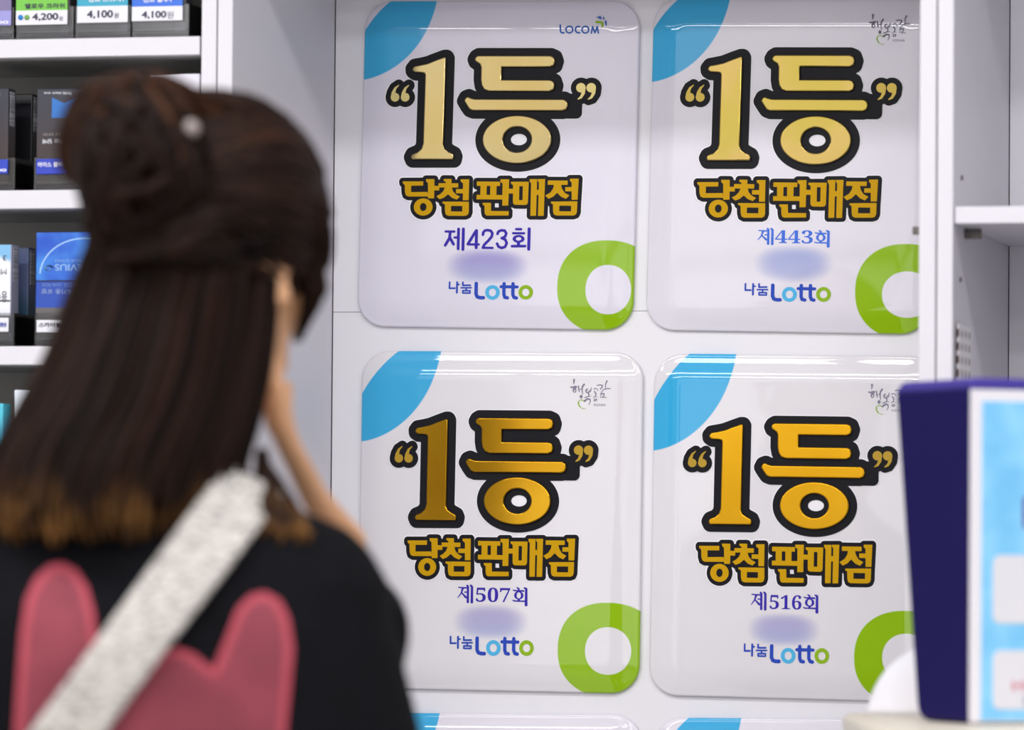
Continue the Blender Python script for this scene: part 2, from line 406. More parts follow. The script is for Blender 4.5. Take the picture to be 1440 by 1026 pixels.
# mesh cache in first-sign pixels
G = {}
G['gold_numeral'] = shape_mesh([(ONE, 0)], ext=1.0, bev=1.6)
G['gold_syllable'] = shape_mesh([(DG, 0)], ext=1.0, bev=1.6)
G['gold_quote_l'] = shape_mesh([(QL, 0)], ext=.3)
G['gold_quote_r'] = shape_mesh([(QR, 0)], ext=.3)
BK = [(ONE, 11.0), (DEUNG, 11.0), (RINGS, 11.0), (QL, 7.6), (QR, 7.6), (BRIDGE, 8)]
G['black_backing'] = shape_mesh(BK, ext=.4, extra=HOLE)
G['white_halo'] = shape_mesh(BK, level=1.6, ext=.1)
G['text_backing'] = shape_mesh([(TXT, 5.3)], ext=.3)
G['text_halo'] = shape_mesh([(TXT, 7.0)], ext=.1)
G['yellow_text'] = shape_mesh([(TXTG, 0)], ext=.2, h=.25)
G['num423'] = shape_mesh([(NUM, 0)], ext=.2, h=.2)
def serif(dig, je, hoe, box):
    """je, hoe = (dx) shifts inside a crop of the 507 sign"""
    s = {0: '\U0001D7CE'}; t = ''.join(chr(0x1D7CE+int(c)) for c in dig)
    m = fit_text(t, *box)
    a = shape_mesh([(JE, 0)], ext=1, h=2.0, eps=.4); b = shape_mesh([(HOE, 0)], ext=1, h=2.0, eps=.4)
    for v in a.vertices: v.co.x += je
    for v in b.vertices: v.co.x += hoe
    return join(join(a, m), b)
G['num507'] = serif('507', 0, 0, (345, 92, 775, 278))
G['num443'] = serif('443', 0, 5, (330, 86, 790, 272))
G['num516'] = serif('516', 0, -36, (350, 95, 745, 280))
G['logo'] = shape_mesh([(LG, 0)], ext=.2, h=.2); G['o1'] = shape_mesh([(O1, 0)], ext=.2, h=.25); G['o2'] = shape_mesh([(O2, 0)], ext=.2, h=.25)
G['cal'] = shape_mesh([(CAL, 0)], ext=.15, h=.1, eps=.03); G['heart'] = shape_mesh([(HEART, 0)], ext=.15, h=.12, eps=.03)
G['caltext'] = fit_text('복권위원회', 835, 567.3, 851.5, 570.8)
G['loc'] = shape_mesh([(LOC, 0)], ext=.15, h=.15, eps=.04); G['loc2'] = shape_mesh([(LOC2, 0)], ext=.15, h=.15); G['loc3'] = shape_mesh([(LOC3, 0)], ext=.15, h=.15)

# ------------------------------------------------------------------ cabinets
# cabinet depth: the front edge and back corner of each side panel share one X
def solve_depth(xf, xb, y):
    lo, hi = .1, .7
    for _ in range(50):
        m = (lo+hi)/2
        if hit(xf, y, -m).x < hit(xb, y, 0).x: hi = m   # front edge too far left -> shallower
        else: lo = m
    return m
def solve(xf, xb, y):
    best = None
    for k in range(100, 700):
        e = abs(hit(xf, y, -k/1000).x - hit(xb, y, 0).x)
        if best is None or e < best[0]: best = (e, k/1000)
    return best[1]
S_D = (solve(327, 462, 120) + solve(1341, 1424, 150))/2
YF = -S_D
print('depth', S_D)
HX = lambda px, py=250, Y=YF: hit(px, py, Y).x
HZ = lambda px, py, Y=YF: hit(px, py, Y).z
xL0, xL1, xL2 = HX(283, 60), HX(305, 60), HX(327, 60)
xR0, xR1, xR2 = HX(1292.5), HX(1317), HX(1340.5)
ZB, ZT = .08, 2.15
zTop = HZ(330, -115)      # underside of the middle bay's top board
g = .0006
# middle bay
cab = empty('wall_cabinet', ((xL1+xR1)/2, YF/2, 0)); tag(cab, 'open white wall cabinet bay whose back panel carries the winner signs', 'cabinet')
def part(parent, name, mb, mat):
    o = mb.build(name, mat); o.parent = parent; o.matrix_parent_inverse = Matrix.Translation(-parent.location); return o
part(cab, 'side_panel', MB().box(xL1+g, xL2, YF, 0, 0, ZT, .0012), M_WHITE)
part(cab, 'side_panel', MB().box(xR0, xR1-g, YF, 0, 0, ZT, .0012), M_WHITE)
zj = HZ(905, 437, 0)
part(cab, 'back_panel', MB().box(xL2+.001, xR0, 0, .012, zj+.00025, ZT), M_WALLW)
part(cab, 'back_panel', MB().box(xL2+.001, xR0, 0, .012, 0, zj-.00025), M_WALLW)
part(cab, 'top_panel', MB().box(xL2, xR0, YF, 0, zTop, zTop+.018, .001), M_SIDE)
pm = MB(); p = hit(1288, 320, YF+.04)
pm.tube([(xR0-.013, YF+.045, HZ(1288, 320)), (xR0+.004, YF+.045, HZ(1288, 320))], .004, 10)
part(cab, 'shelf_pin', pm, M_PIN)
def pinhole(parent, x, y, z):
    part(parent, 'pin_hole', MB().tube([(x-.0006, y, z), (x+.0006, y, z)], .0025, 8), M_HOLE)
def side_point(px, py, X):
    d = ray(px, py); t = (X-CP.x)/d.x; return CP + d*t
for (px, py) in ((447, 257), (449, 722)):
    q = side_point(px, py, xL2); pinhole(cab, xL2+.0007, min(q.y, -.004), q.z)
# left cabinet of cigarettes
YBL = YF+.19
xFar = HX(-420, 60)
lc = empty('cigarette_cabinet', ((xFar+xL0)/2, YF/2, 0)); tag(lc, 'white shelf cabinet with dark grey interior filled with cigarette packs, left of the signs', 'cabinet')
part(lc, 'side_panel', MB().box(xL0, xL1-g, YF, 0, 0, ZT, .0012), M_WHITE)
part(lc, 'side_panel', MB().box(xFar-.018, xFar, YF, 0, 0, ZT, .0012), M_WHITE)
part(lc, 'back_panel', MB().box(xFar, xL0, YBL, YBL+.01, 0, ZT), M_GREYIN)
part(lc, 'side_lining', MB().box(xL0-.002, xL0-.0003, YF+.02, YBL, .1, ZT-.03), M_GREYIN)
shelf_t = []
dz0 = HZ(140, 53) - HZ(140, 79)
for (px, py) in ((140, -165), (140, 53), (55, 267), (40, 486.5), (20, 700), (20, 915)):
    z = HZ(px, py); shelf_t.append(z)
    part(lc, 'shelf', MB().box(xFar, xL0-.0022, YF+.0015, YBL, z-dz0, z, .0008), M_WHITE)
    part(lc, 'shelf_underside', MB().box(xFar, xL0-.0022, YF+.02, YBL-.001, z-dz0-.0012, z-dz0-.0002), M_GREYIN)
# right cabinet
xRfar = HX(1700)
rc = empty('open_cabinet', ((xR1+xRfar)/2, YF/2, 0)); tag(rc, 'empty white cabinet right of the signs with one shelf on grey pins', 'cabinet')
part(rc, 'side_panel', MB().box(xR1+g, xR2, YF, 0, 0, ZT, .0012), M_WHITE)
part(rc, 'side_panel', MB().box(xRfar, xRfar+.018, YF, 0, 0, ZT, .0012), M_WHITE)
part(rc, 'back_panel', MB().box(xR2+.001, xRfar, 0, .012, 0, ZT), M_WALLW)
zs = HZ(1390, 289.5); zs0 = HZ(1390, 313.5)
part(rc, 'shelf', MB().box(xR2+.0008, xRfar-.0008, YF+.004, -.002, zs0, zs, .0008), M_WHITE)
part(rc, 'top_panel', MB().box(xR2, xRfar, YF, 0, zTop+.03, zTop+.048, .001), M_SIDE)
zlow = HZ(1390, 640)
part(rc, 'shelf', MB().box(xR2+.0008, xRfar-.0008, YF+.004, -.002, zlow-.018, zlow, .0008), M_WHITE)
for px in (1357, 1428):
    q = side_point(px, 320, xR2)
    part(rc, 'shelf_pin', MB().tube([(xR2, q.y, zs0-.0055), (xR2+.016, q.y, zs0-.0055)], .005, 10), M_PIN)
for (px, py) in ((1352, 250), (1421, 260), (1350, 393), (1420, 396)):
    q = side_point(px, py, xR2); pinhole(rc, xR2+.0007, q.y, q.z)
# perforated basket wall in the right cabinet
t = NT('perforated_white'); o = t.xyz()
fy = t.ma('SUBTRACT', t.ma('FRACT', t.ma('DIVIDE', o[1], .0225)), .5); fz = t.ma('SUBTRACT', t.ma('FRACT', t.ma('DIVIDE', o[2], .0127)), .5)
dd = t.ma('ADD', t.ma('POWER', t.ma('MULTIPLY', fy, .0225), 2.0), t.ma('POWER', t.ma('MULTIPLY', fz, .0127), 2.0))
t.base(t.mix(t.ss(dd, .0000115, .000019), lin((92, 60, 52)), lin((232, 230, 234)))); t.set(Roughness=.5)
q0 = side_point(1344, 500, xR2); zb1 = HZ(1350, 452)
bk = MB().box(xR2+.002, xR2+.0035, q0.y-.005, q0.y+.075, zlow+.0006, zb1, .0004)
bk.box(xR2+.0035, xR2+.03, q0.y-.004, q0.y+.074, zlow+.0006, zlow+.0025, .0004)
tag(bk.build('perforated_board', t.m), 'white perforated plastic board standing against the side of the empty right cabinet', 'board')

# ------------------------------------------------------------------ winner signs
RIM, DOME = .0055, .0047
ZTOP = RIM+DOME
def sd_rr(x, y, w, h, r):
    qx, qy = abs(x)-w/2+r, abs(y)-h/2+r
    return math.hypot(max(qx, 0), max(qy, 0)) + min(max(qx, qy), 0) - r
def plate_mesh(w, h, r=.030):
    """rounded plate with a rim step and a softly domed face; rings from the outline inward"""
    def outline(ins):
        ww, hh, rr = w-2*ins, h-2*ins, max(r-ins*.75, .004); P = []
        for (sx, sy, a0) in ((1, 1, 0), (-1, 1, 90), (-1, -1, 180), (1, -1, 270)):
            for k in range(13):
                a = rad(a0+90*k/12); P.append((sx*(ww/2-rr)+rr*math.cos(a), sy*(hh/2-rr)+rr*math.sin(a)))
        return P
    prof = [(0, 0), (0, .0036), (.0006, .0047), (.0014, .0052), (.0032, RIM)]
    for k in range(1, 19):
        u = k/18; ins = .0036+.0280*u
        prof.append((ins, RIM + DOME*(1-(1-u)**2)))
    rings = [[Vector((x, y, z)) for x, y in outline(i)] for i, z in prof]
    b = MB(); b.loft(rings); return b.mesh('plate')
def plate_mat(cfg):
    t = NT('sign_face'); x, y, z = t.xyz()
    def sup(c, p):
        cx, cy, rx, ry = c
        ax = t.ma('POWER', t.ma('ABSOLUTE', t.ma('DIVIDE', t.ma('SUBTRACT', x, cx), rx)), p)
        ay = t.ma('POWER', t.ma('ABSOLUTE', t.ma('DIVIDE', t.ma('SUBTRACT', y, cy), ry)), p)
        return t.ma('ADD', ax, ay)
    white = t.mix(t.noise(9, 2), lin(cfg['w0']), lin(cfg['w1']))
    c = white
    if 'sm' in cfg:
        f = t.ma('SUBTRACT', 1.0, t.ss(sup(cfg['sm'], 2.5), .05, 1.5))
        c = t.mix(t.ma('MULTIPLY', f, .85), c, t.mix(t.ss(y, cfg['sm'][1]-cfg['sm'][3], cfg['sm'][1]+cfg['sm'][3]*.6), lin((164, 172, 216)), lin(cfg['smc'])))
    fo = t.ma('SUBTRACT', 1.0, t.ss(sup(cfg['bl'], 1.85), .985, 1.015)); fi = t.ss(sup(cfg['bli'], .88), .985, 1.015)
    c = t.mix(t.ma('MULTIPLY', fo, fi), c, lin((52, 174, 226)))
    if 'gr' in cfg:
        fo = t.ma('SUBTRACT', 1.0, t.ss(sup(cfg['gr'], 2.25), .975, 1.025)); fi = t.ss(sup(cfg['gri'], 2.1), .95, 1.05)
        c = t.mix(t.ma('MULTIPLY', fo, fi), c, lin((146, 190, 16)))
    t.base(c); t.set(Roughness=.32); t.b.inputs['Specular IOR Level'].default_value = .1
    t.b.inputs['Coat Weight'].default_value = 1.0; t.b.inputs['Coat Roughness'].default_value = .02; t.b.inputs['Coat IOR'].default_value = 1.5
    return t.m
YTXT = -(ZTOP+.001)
def make_sign(c):
    L, T, Rr, Bt = c['box']
    yr = -.004
    tl, tr_, bl, br = [hit(px, py, yr) for px, py in ((L, T), (Rr, T), (L, Bt), (Rr, Bt))]
    W = ((tr_-tl).length+(br-bl).length)/2; H = ((tl-bl).length+(tr_-br).length)/2
    ctr = (tl+tr_+bl+br)/4
    mid = (T+Bt)/2; sl = math.tan(rad(c['slope']))
    p0, p1 = hit(L, mid, yr), hit(Rr, mid+sl*(Rr-L), yr)
    ang = math.atan2(p1.z-p0.z, p1.x-p0.x)
    root = empty('winner_sign', (ctr.x, -.0006, ctr.z)); root.rotation_euler = (Matrix.Rotation(rad(90), 3, 'X') @ Matrix.Rotation(ang, 3, 'Z')).to_euler()
    tag(root, c['label'], 'sign', 'lottery winner signs')
    ca, sa = math.cos(-ang), math.sin(-ang)
    def loc(px, py, Y=YTXT):
        w = hit(px, py, Y); x, z = w.x-ctr.x, w.z-ctr.z
        return (x*ca - z*sa, x*sa + z*ca)
    def affine(src, dst):
        """src box (x0,y0,x1,y1) in first-sign px -> dst box in photo px -> plate local"""
        kx = (dst[2]-dst[0])/(src[2]-src[0]); ky = (dst[3]-dst[1])/(src[3]-src[1])
        cx, cy = (dst[0]+dst[2])/2, (dst[1]+dst[3])/2
        o = loc(cx, cy); ex = loc(cx+100, cy); ey = loc(cx, cy+100)
        # square letters up with the plate: drop the skew, keep scale
        sx = math.hypot(ex[0]-o[0], ex[1]-o[1])/100; sy = math.hypot(ey[0]-o[0], ey[1]-o[1])/100
        mx, my = (src[0]+src[2])/2, (src[1]+src[3])/2
        return lambda v: (o[0]+(v.x-mx)*kx*sx, o[1]+(v.y+my)*ky*sy)
    def put(name, key, mat, af, z, parent=root, label=None, zs=1/1346):
        me = G[key].copy(); me.materials.clear()
        for v in me.vertices:
            x, y = af(v.co); v.co = (x, y, z+v.co.z*zs)
        o = link(name, me, mat, parent)
        if label: o['label'] = label
        return o
    cfg = dict(w0=c.get('w0', (226, 223, 232)), w1=c.get('w1', (232, 229, 238)))
    def boxl(b, Y=YTXT):
        a = loc(b[0], b[1], Y); d = loc(b[2], b[3], Y)
        return ((a[0]+d[0])/2, (a[1]+d[1])/2, abs(d[0]-a[0])/2, abs(d[1]-a[1])/2)
    bx = c['blue']; a = loc(bx[0], bx[1], -.012); k = 1/1346
    cfg['bl'] = (a[0], a[1], bx[2]*k, bx[3]*k); cfg['bli'] = (-W/2, H/2, bx[4]*k, bx[5]*k)
    if 'green' in c:
        cfg['gr'] = boxl(c['green']); cfg['gri'] = boxl(c['greeni'])
    if 'smudge' in c: cfg['sm'] = boxl(c['smudge']); cfg['smc'] = c['smc']
    me = plate_mesh(W, H); link('sign_plate', me, plate_mat(cfg), root)
    if 'letters' not in c: return root
    af = affine((541, 68, 846, 240), c['letters'])
    z0 = ZTOP+.0001
    put('lettering_halo', 'white_halo', M_HALO, af, z0)
    put('lettering_backing', 'black_backing', M_BLACK, af, z0+.0004)
    zg = z0+.0011
    put('gold_numeral', 'gold_numeral', c['gold'], af, zg); put('gold_syllable', 'gold_syllable', c['gold'], af, zg)
    put('gold_quote_mark', 'gold_quote_l', c['goldq'], af, zg); put('gold_quote_mark', 'gold_quote_r', c['goldq'], af, zg)
    af = affine((563, 247, 819, 309), c['text'])
    put('caption_halo', 'text_halo', M_HALO, af, z0); put('caption_backing', 'text_backing', M_BLACK, af, z0+.0003); put('caption_text', 'yellow_text', M_YEL, af, z0+.0008)
    k = c['num']; me = G['num'+k]; co = [v.co for v in me.vertices]
    src = (min(v.x for v in co), -max(v.y for v in co), max(v.x for v in co), -min(v.y for v in co))
    put('draw_number', 'num'+k, c['numc'], affine(src, c['numbox']), z0, zs=1/1346*(1 if k == '423' else .12))
    af = affine((630, 396, 749.3, 421.5), c['logo'])
    put('brand_text', 'logo', M_LOGO, af, z0); put('brand_letter', 'o1', M_CYAN, af, z0); put('brand_letter', 'o2', M_LIME, af, z0)
    if k == '423':
        af = affine((786, 22, 854, 48), (786, 22, 854, 48))
        put('corner_logo', 'loc', M_LOCOM, af, ZTOP+.0001); put('logo_mark', 'loc2', M_LOCOM, af, ZTOP+.0001); put('logo_mark', 'loc3', M_LIME, af, ZTOP+.0001)
    else:
        af = affine((802, 533, 858, 575), c['cal'])
        put('calligraphy', 'cal', c.get('calc', M_GREYP), af, ZTOP+.0001); put('heart_stroke', 'heart', M_LIME, af, ZTOP+.0001); put('calligraphy_caption', 'caltext', M_GREYP, af, ZTOP+.0001)
    return root
GA = gold('gold_bright_reflection', (168, 153, 110), (164, 143, 90), .3)  # paler base tone stands in for the bright reflections on this sign
GB = gold('gold_patchy_reflection', (174, 150, 88), (166, 148, 72), .1)  # second tone painted in patches for coloured reflections
GC = gold('deep_gold', (186, 142, 34), (172, 126, 26), .25)
GD = gold('bright_gold', (222, 168, 36), (214, 160, 30), .25, .32)
def goldflat(name, rgb): return plain(name, rgb, .35, .35, .03)
QA, QB, QC, QD = (goldflat('quote_gold', c) for c in ((206, 190, 120), (182, 156, 56), (182, 146, 28), (178, 144, 34)))
SIGNS = [
 dict(box=(508.5, 1.5, 895.5, 461.5), slope=.35, label='white lottery winner sign with gold lettering and round number 423, upper left sign', blue=(505, -5, 112, 118, 38, 44),
      green=(785, 337, 921, 470), greeni=(824, 372, 885, 442), smudge=(632, 350, 738, 398), smc=(150, 144, 206),
      letters=(541, 68, 846, 240), text=(563, 247, 819, 309), num='423', numc=M_PURP, numbox=(624, 319, 746, 353), logo=(630, 396, 749.5, 421.5), gold=GA, goldq=QA, w0=(224, 221, 234), w1=(230, 227, 240)),
 dict(box=(914, -3, 1312, 467), slope=.45, label='white lottery winner sign with gold lettering and blue round number 443, upper right sign', blue=(913, -12, 114, 126, 38, 46),
      green=(1204, 342, 1345, 478), greeni=(1241, 381, 1310, 447), smudge=(1066, 346, 1166, 396), smc=(158, 170, 220),
      letters=(955, 67, 1269, 242), text=(977, 248, 1240, 312), num='443', numc=M_BLUEP, numbox=(1065, 320.5, 1167, 347.5), logo=(1046, 398.5, 1168.5, 424.5), cal=(1222, 20, 1279, 63), calc=plain('calligraphy_dark', (84, 82, 102), .4), gold=GB, goldq=QB),
 dict(box=(506.5, 494, 902, 971), slope=.75, label='white lottery winner sign with gold lettering and round number 507, middle row left', blue=(503, 486, 120, 135, 54, 62),
      green=(785, 846, 924, 982), greeni=(823, 881, 886, 949), smudge=(642, 850, 738, 898), smc=(168, 162, 208),
      letters=(547, 577, 842, 747), text=(570, 752, 814, 816), num='507', numc=M_PURP, numbox=(643, 822, 742, 851.5), logo=(631.5, 894.5, 750.5, 922), cal=(802, 533, 858, 575), gold=GC, goldq=QC, w0=(226, 224, 228), w1=(232, 230, 234)),
 dict(box=(917, 498.5, 1316, 982), slope=1.0, label='white lottery winner sign with gold lettering and round number 516, partly behind the navy stand', blue=(913, 490, 122, 142, 50, 66),
      green=(1202, 857, 1345, 993), greeni=(1241, 890, 1308, 959), smudge=(1056, 862, 1148, 908), smc=(168, 164, 210),
      letters=(959, 585, 1263, 753), text=(980, 760, 1232, 825), num='516', numc=M_PURP, numbox=(1055.5, 832, 1151, 861.5), logo=(1045, 905.5, 1166, 933), cal=(1221, 540, 1277, 583), gold=GD, goldq=QD, w0=(226, 224, 228), w1=(232, 230, 234)),
 dict(box=(506, 1003, 903, 1480), slope=.9, label='white sign in the lowest row, only its top edge showing, left one', blue=(503, 990, 118, 135, 54, 62)),
 dict(box=(920, 1010, 1318, 1492), slope=.9, label='white sign in the lowest row, only its top edge showing, right one', blue=(914, 998, 128, 142, 50, 66)),
]
for c in SIGNS: make_sign(c)

# ------------------------------------------------------------------ cigarette trays and packs
M_TRAY = clear('smoky_acrylic', (.86, .87, .89, 1))
M_TRAYD = plain('dark_tray_base', (58, 60, 66), .3)
M_TAGW = plain('tag_white', (226, 226, 234), .4, var=.01)
M_INK = plain('tag_ink', (30, 28, 62), .5)
M_INKW = plain('tag_ink_white', (236, 238, 248), .5)
M_INKB = plain('tag_ink_blue', (40, 56, 160), .5)
def face_text(body, px0, py0, px1, py1, Y, mat, parent, name, flip=False, bold=.03):
    me = text_mesh(body)
    if bold: me = smear(me, bold)
    co = np.array([v.co[:] for v in me.vertices]); a, b = co.min(0), co.max(0)
    A0, B0 = hit(px0, py1, Y), hit(px1, py0, Y)
    for v in me.vertices:
        u, w = (v.co.x-a[0])/(b[0]-a[0]), (v.co.y-a[1])/(b[1]-a[1])
        if flip: u, w = 1-u, 1-w
        v.co = (A0.x+(B0.x-A0.x)*u - parent.location.x, Y - parent.location.y - v.co.z*.002, A0.z+(B0.z-A0.z)*w - parent.location.z)
    o = link(name, me, mat, parent); return o
YT = YF+.006
def band_tag(name, px0, py0, px1, py1, Y, bands, root):
    """tag card; bands = [(fraction from top, rgb)...]"""
    a, b = hit(px0, py1, Y), hit(px1, py0, Y)
    t = NT('price_card'); z = t.xyz()[2]; c = lin(bands[-1][1]) if len(bands) else lin((226, 226, 234))
    h = b.z-a.z
    for fr, rgb in reversed(bands[:-1]):
        c = t.mix(t.ma('GREATER_THAN', z, (a.z+h*(1-fr))-root.location.z), c, lin(rgb))
    t.base(c); t.set(Roughness=.35)
    mb = MB().box(a.x-root.location.x, b.x-root.location.x, Y-root.location.y, Y+.0012-root.location.y, a.z-root.location.z, b.z-root.location.z, .0005)
    return mb.build(name, t.m, root)
def tray(px0, px1, shelf_py, shelf_z, label, lip=45, depth=.16):
    pm_ = (px0+px1)/2
    x0, x1 = hit(px0, shelf_py, YF+.008).x, hit(px1, shelf_py, YF+.008).x
    root = empty('pack_tray', ((x0+x1)/2, YF+.008, shelf_z+.0004)); tag(root, label, 'tray', 'clear pusher trays for cigarette packs')
    w = (x1-x0)/2; lp = lip/1.36/1000
    mb = MB().box(-w, w, 0, .0025, 0, lp, .0008).box(-w, -w+.002, .0025, depth, 0, lp, .0006).box(w-.002, w, .0025, depth, 0, lp, .0006)
    mb.box(-w+.001, w-.001, -.0012, .001, .006, .009, .0005)
    mb.build('clear_tray', M_TRAY, root)
    MB().box(-w+.002, w-.002, .0025, depth, .0005, .004).build('tray_floor', M_TRAYD, root)
    return root
M_CARTON = {}
def carton(key, fn):
    if key not in M_CARTON: M_CARTON[key] = fn()
    return M_CARTON[key]
def pack_dark():
    t = NT('dark_carton'); x, y, z = t.xyz()
    c = t.mix(t.ss(z, .0, .1), lin((70, 56, 52)), lin((52, 54, 66)))
    # blue pennant in the upper half with a notch
    notch = t.ma('MULTIPLY', t.ma('SUBTRACT', .013, t.ma('MINIMUM', t.ma('ABSOLUTE', x), .013)), .45)
    top = t.ma('LESS_THAN', z, t.ma('SUBTRACT', .0885, notch))
    inn = t.ma('MULTIPLY', t.ma('MULTIPLY', t.ma('LESS_THAN', t.ma('ABSOLUTE', x), .0125), top), t.ma('GREATER_THAN', z, .0680))
    fr = t.ma('LESS_THAN', y, .0008)
    c = t.mix(t.ma('MULTIPLY', inn, fr), c, lin((44, 112, 190)))
    t.base(c); t.set(Roughness=.2); return t.m
def pack_blue():
    t = NT('blue_carton'); x, y, z = t.xyz()
    v = t.ss(t.noise(28, 2), .35, .75); c = t.mix(v, lin((32, 84, 196)), lin((66, 140, 226)))
    dist = t.ma('ABSOLUTE', t.ma('SUBTRACT', t.ma('SQRT', t.ma('ADD', t.ma('POWER', t.ma('SUBTRACT', x, .022), 2.0), t.ma('POWER', t.ma('MULTIPLY', t.ma('SUBTRACT', z, .066), 1.25), 2.0))), .046))
    c = t.mix(t.ma('MULTIPLY', t.ma('LESS_THAN', dist, .0007), t.ma('GREATER_THAN', z, .068)), c, lin((168, 206, 240)))
    c = t.mix(t.ma('LESS_THAN', z, .061), c, lin((42, 78, 176)))
    c = t.mix(t.ma('LESS_THAN', t.ma('ABSOLUTE', t.ma('SUBTRACT', z, .0605)), .0009), c, lin((24, 32, 80)))
    c = t.mix(t.ma('LESS_THAN', z, .034), c, lin((104, 100, 100)))
    t.base(c); t.set(Roughness=.25); return t.m
def pack_white():
    t = NT('white_carton'); x, y, z = t.xyz()
    c = t.mix(t.ss(t.ma('ADD', z, t.ma('MULTIPLY', x, .4)), .088, .094), lin((232, 234, 240)), lin((126, 184, 226)))
    c = t.mix(t.ma('MULTIPLY', t.ma('LESS_THAN', z, .026), t.ma('GREATER_THAN', z, .0)), c, lin((120, 118, 120)))
    c = t.mix(t.ma('LESS_THAN', t.ma('ABSOLUTE', t.ma('SUBTRACT', z, .041)), .0008), c, lin((40, 40, 48)))
    sd = t.ma('GREATER_THAN', x, .0270)
    c = t.mix(sd, c, lin((150, 152, 172)))
    t.base(c); t.set(Roughness=.3); return t.m
def pack_slate():
    t = NT('slate_carton'); x, y, z = t.xyz()
    t.base(t.mix(t.ss(z, .03, .06), lin((52, 84, 106)), lin((92, 104, 140)))); t.set(Roughness=.3); return t.m
def pack_black():
    return plain('black_carton', (24, 24, 30), .25)
def pack_cyan():
    t = NT('cyan_carton'); x, y, z = t.xyz(); t.base(t.mix(t.ss(z, .04, .09), lin((60, 150, 190)), lin((84, 196, 216)))); t.set(Roughness=.3); return t.m
def pack_lilac():
    t = NT('lilac_carton'); x, y, z = t.xyz(); t.base(t.mix(t.ss(z, .02, .1), lin((150, 146, 190)), lin((226, 224, 236)))); t.set(Roughness=.3); return t.m
def pack_grey():
    t = NT('grey_carton'); x, y, z = t.xyz(); t.base(t.mix(t.ss(t.noise(40), .4, .6), lin((60, 62, 70)), lin((96, 96, 104)))); t.set(Roughness=.3); return t.m
def pack_snow():
    t = NT('snow_carton'); x, y, z = t.xyz()
    c = t.mix(t.ss(t.ma('SUBTRACT', z, t.ma('MULTIPLY', x, .7)), .075, .082), lin((96, 142, 200)), lin((224, 232, 242))); t.base(c); t.set(Roughness=.3); return t.m
PKM = dict(dark=pack_dark, blue=pack_blue, white=pack_white, slate=pack_slate, black=pack_black, cyan=pack_cyan, lilac=pack_lilac, grey=pack_grey, snow=pack_snow)
tb = NT('barcode'); z = tb.xyz()[2]
st = tb.ma('GREATER_THAN', tb.noise(900, 1, tb.mapv(tb.obj(), (0, 0, 1))), .5)
tb.base(tb.mix(st, lin((70, 70, 78)), lin((196, 196, 204)))); M_BAR = tb.m
def pack(kind, px0, px1, top_py, shelf_z, back, label, group, barcode=False):
    """back = distance of its front face behind the tray lip"""
    Y = YF+.0125+back
    xa, xb = hit(px0, top_py, YF+.0125).x, hit(px1, top_py, YF+.0125).x
    zt = hit((px0+px1)/2, top_py, YF+.0125).z
    z0 = shelf_z+.0048
    o = MB().box(-(xb-xa)/2, (xb-xa)/2, 0, .0225, 0, zt-z0, .0009).build('cigarette_pack', carton(kind, PKM[kind]))
    o.location = ((xa+xb)/2, Y, z0); tag(o, label, 'cigarette pack', group)
    if barcode:
        h = zt-z0; w = (xb-xa)/2
        MB().box(w+.0001, w+.0006, .005, .0175, h*.62, h*.97).build('barcode', M_BAR, o)
    return o
zr1, zr2, zr3, zr4 = shelf_t[1], shelf_t[2], shelf_t[3], shelf_t[4]
YC = YF+.0062
# top row
t1 = tray(-62, 19, 55, zr1, 'smoky clear tray with lilac price card at the far left of the top shelf')
band_tag('price_card', -56, -6, 16, 37, YC, [(.5, (120, 110, 150)), (1, (150, 148, 210))], t1)
face_text('4,500', -26, 29, 12, 34.5, YC-.0003, M_INKW, t1, 'price_text')
t2 = tray(22, 103, 54, zr1, 'smoky clear tray with green price card reading 4,200 on the top shelf')
band_tag('price_card', 22, -9, 95, 35.5, YC, [(.53, (112, 192, 62)), (1, (226, 226, 234))], t2)
face_text('멜로우 크러쉬', 35, 4, 91, 12.5, YC-.0003, M_INK, t2, 'flavour_text'); face_text('4,200', 45, 18, 82, 30, YC-.0003, M_INK, t2, 'price_text'); face_text('원', 83, 23, 88.5, 29, YC-.0003, M_INK, t2, 'price_text', bold=.01)
for k, (cx, m) in enumerate(((29, plain('dot_blue', (34, 132, 210))), (38, plain('dot_green', (120, 178, 92))))):
    a = hit(cx, 24.5, YC-.0004); MB().tube([(a.x-t2.location.x, a.y-t2.location.y, a.z-t2.location.z), (a.x-t2.location.x, a.y-.0004-t2.location.y, a.z-t2.location.z)], .0027, 16).build('colour_dot', m, t2)
t3 = tray(105, 183, 52.5, zr1, 'smoky clear tray with teal price card reading 4,100 on the top shelf')
band_tag('price_card', 108, -14, 180, 32.5, YC, [(.48, (42, 160, 190)), (1, (226, 226, 234))], t3)
face_text('켄트 스위치1', 124, -5, 174, 3, YC-.0003, M_INKW, t3, 'flavour_text'); face_text('4,100', 122, 14, 159, 27, YC-.0003, M_INK, t3, 'price_text'); face_text('원', 160.5, 18, 167, 25.5, YC-.0003, M_INK, t3, 'price_text', bold=.01)
t4 = tray(185, 265, 51, zr1, 'smoky clear tray with royal blue price card reading 4,100 on the top shelf')
band_tag('price_card', 185, -15, 257, 30, YC, [(.53, (40, 104, 214)), (1, (226, 226, 234))], t4)
face_text('켄트 블루1', 201, -5, 241, 3.5, YC-.0003, M_INKW, t4, 'flavour_text'); face_text('4,100', 199, 15, 234, 27, YC-.0003, M_INK, t4, 'price_text'); face_text('원', 235, 16, 244, 26, YC-.0003, M_INK, t4, 'price_text', bold=.0)
for i, (a, b) in enumerate(((-58, 15), (26, 98), (108, 180), (188, 261))):
    w = ('lilac', 'green', 'teal', 'royal blue')[i]
    pack('grey', a, b, -88, zr1, 0.002, 'grey cigarette pack standing behind the %s price card' % w, 'packs on the top shelf')
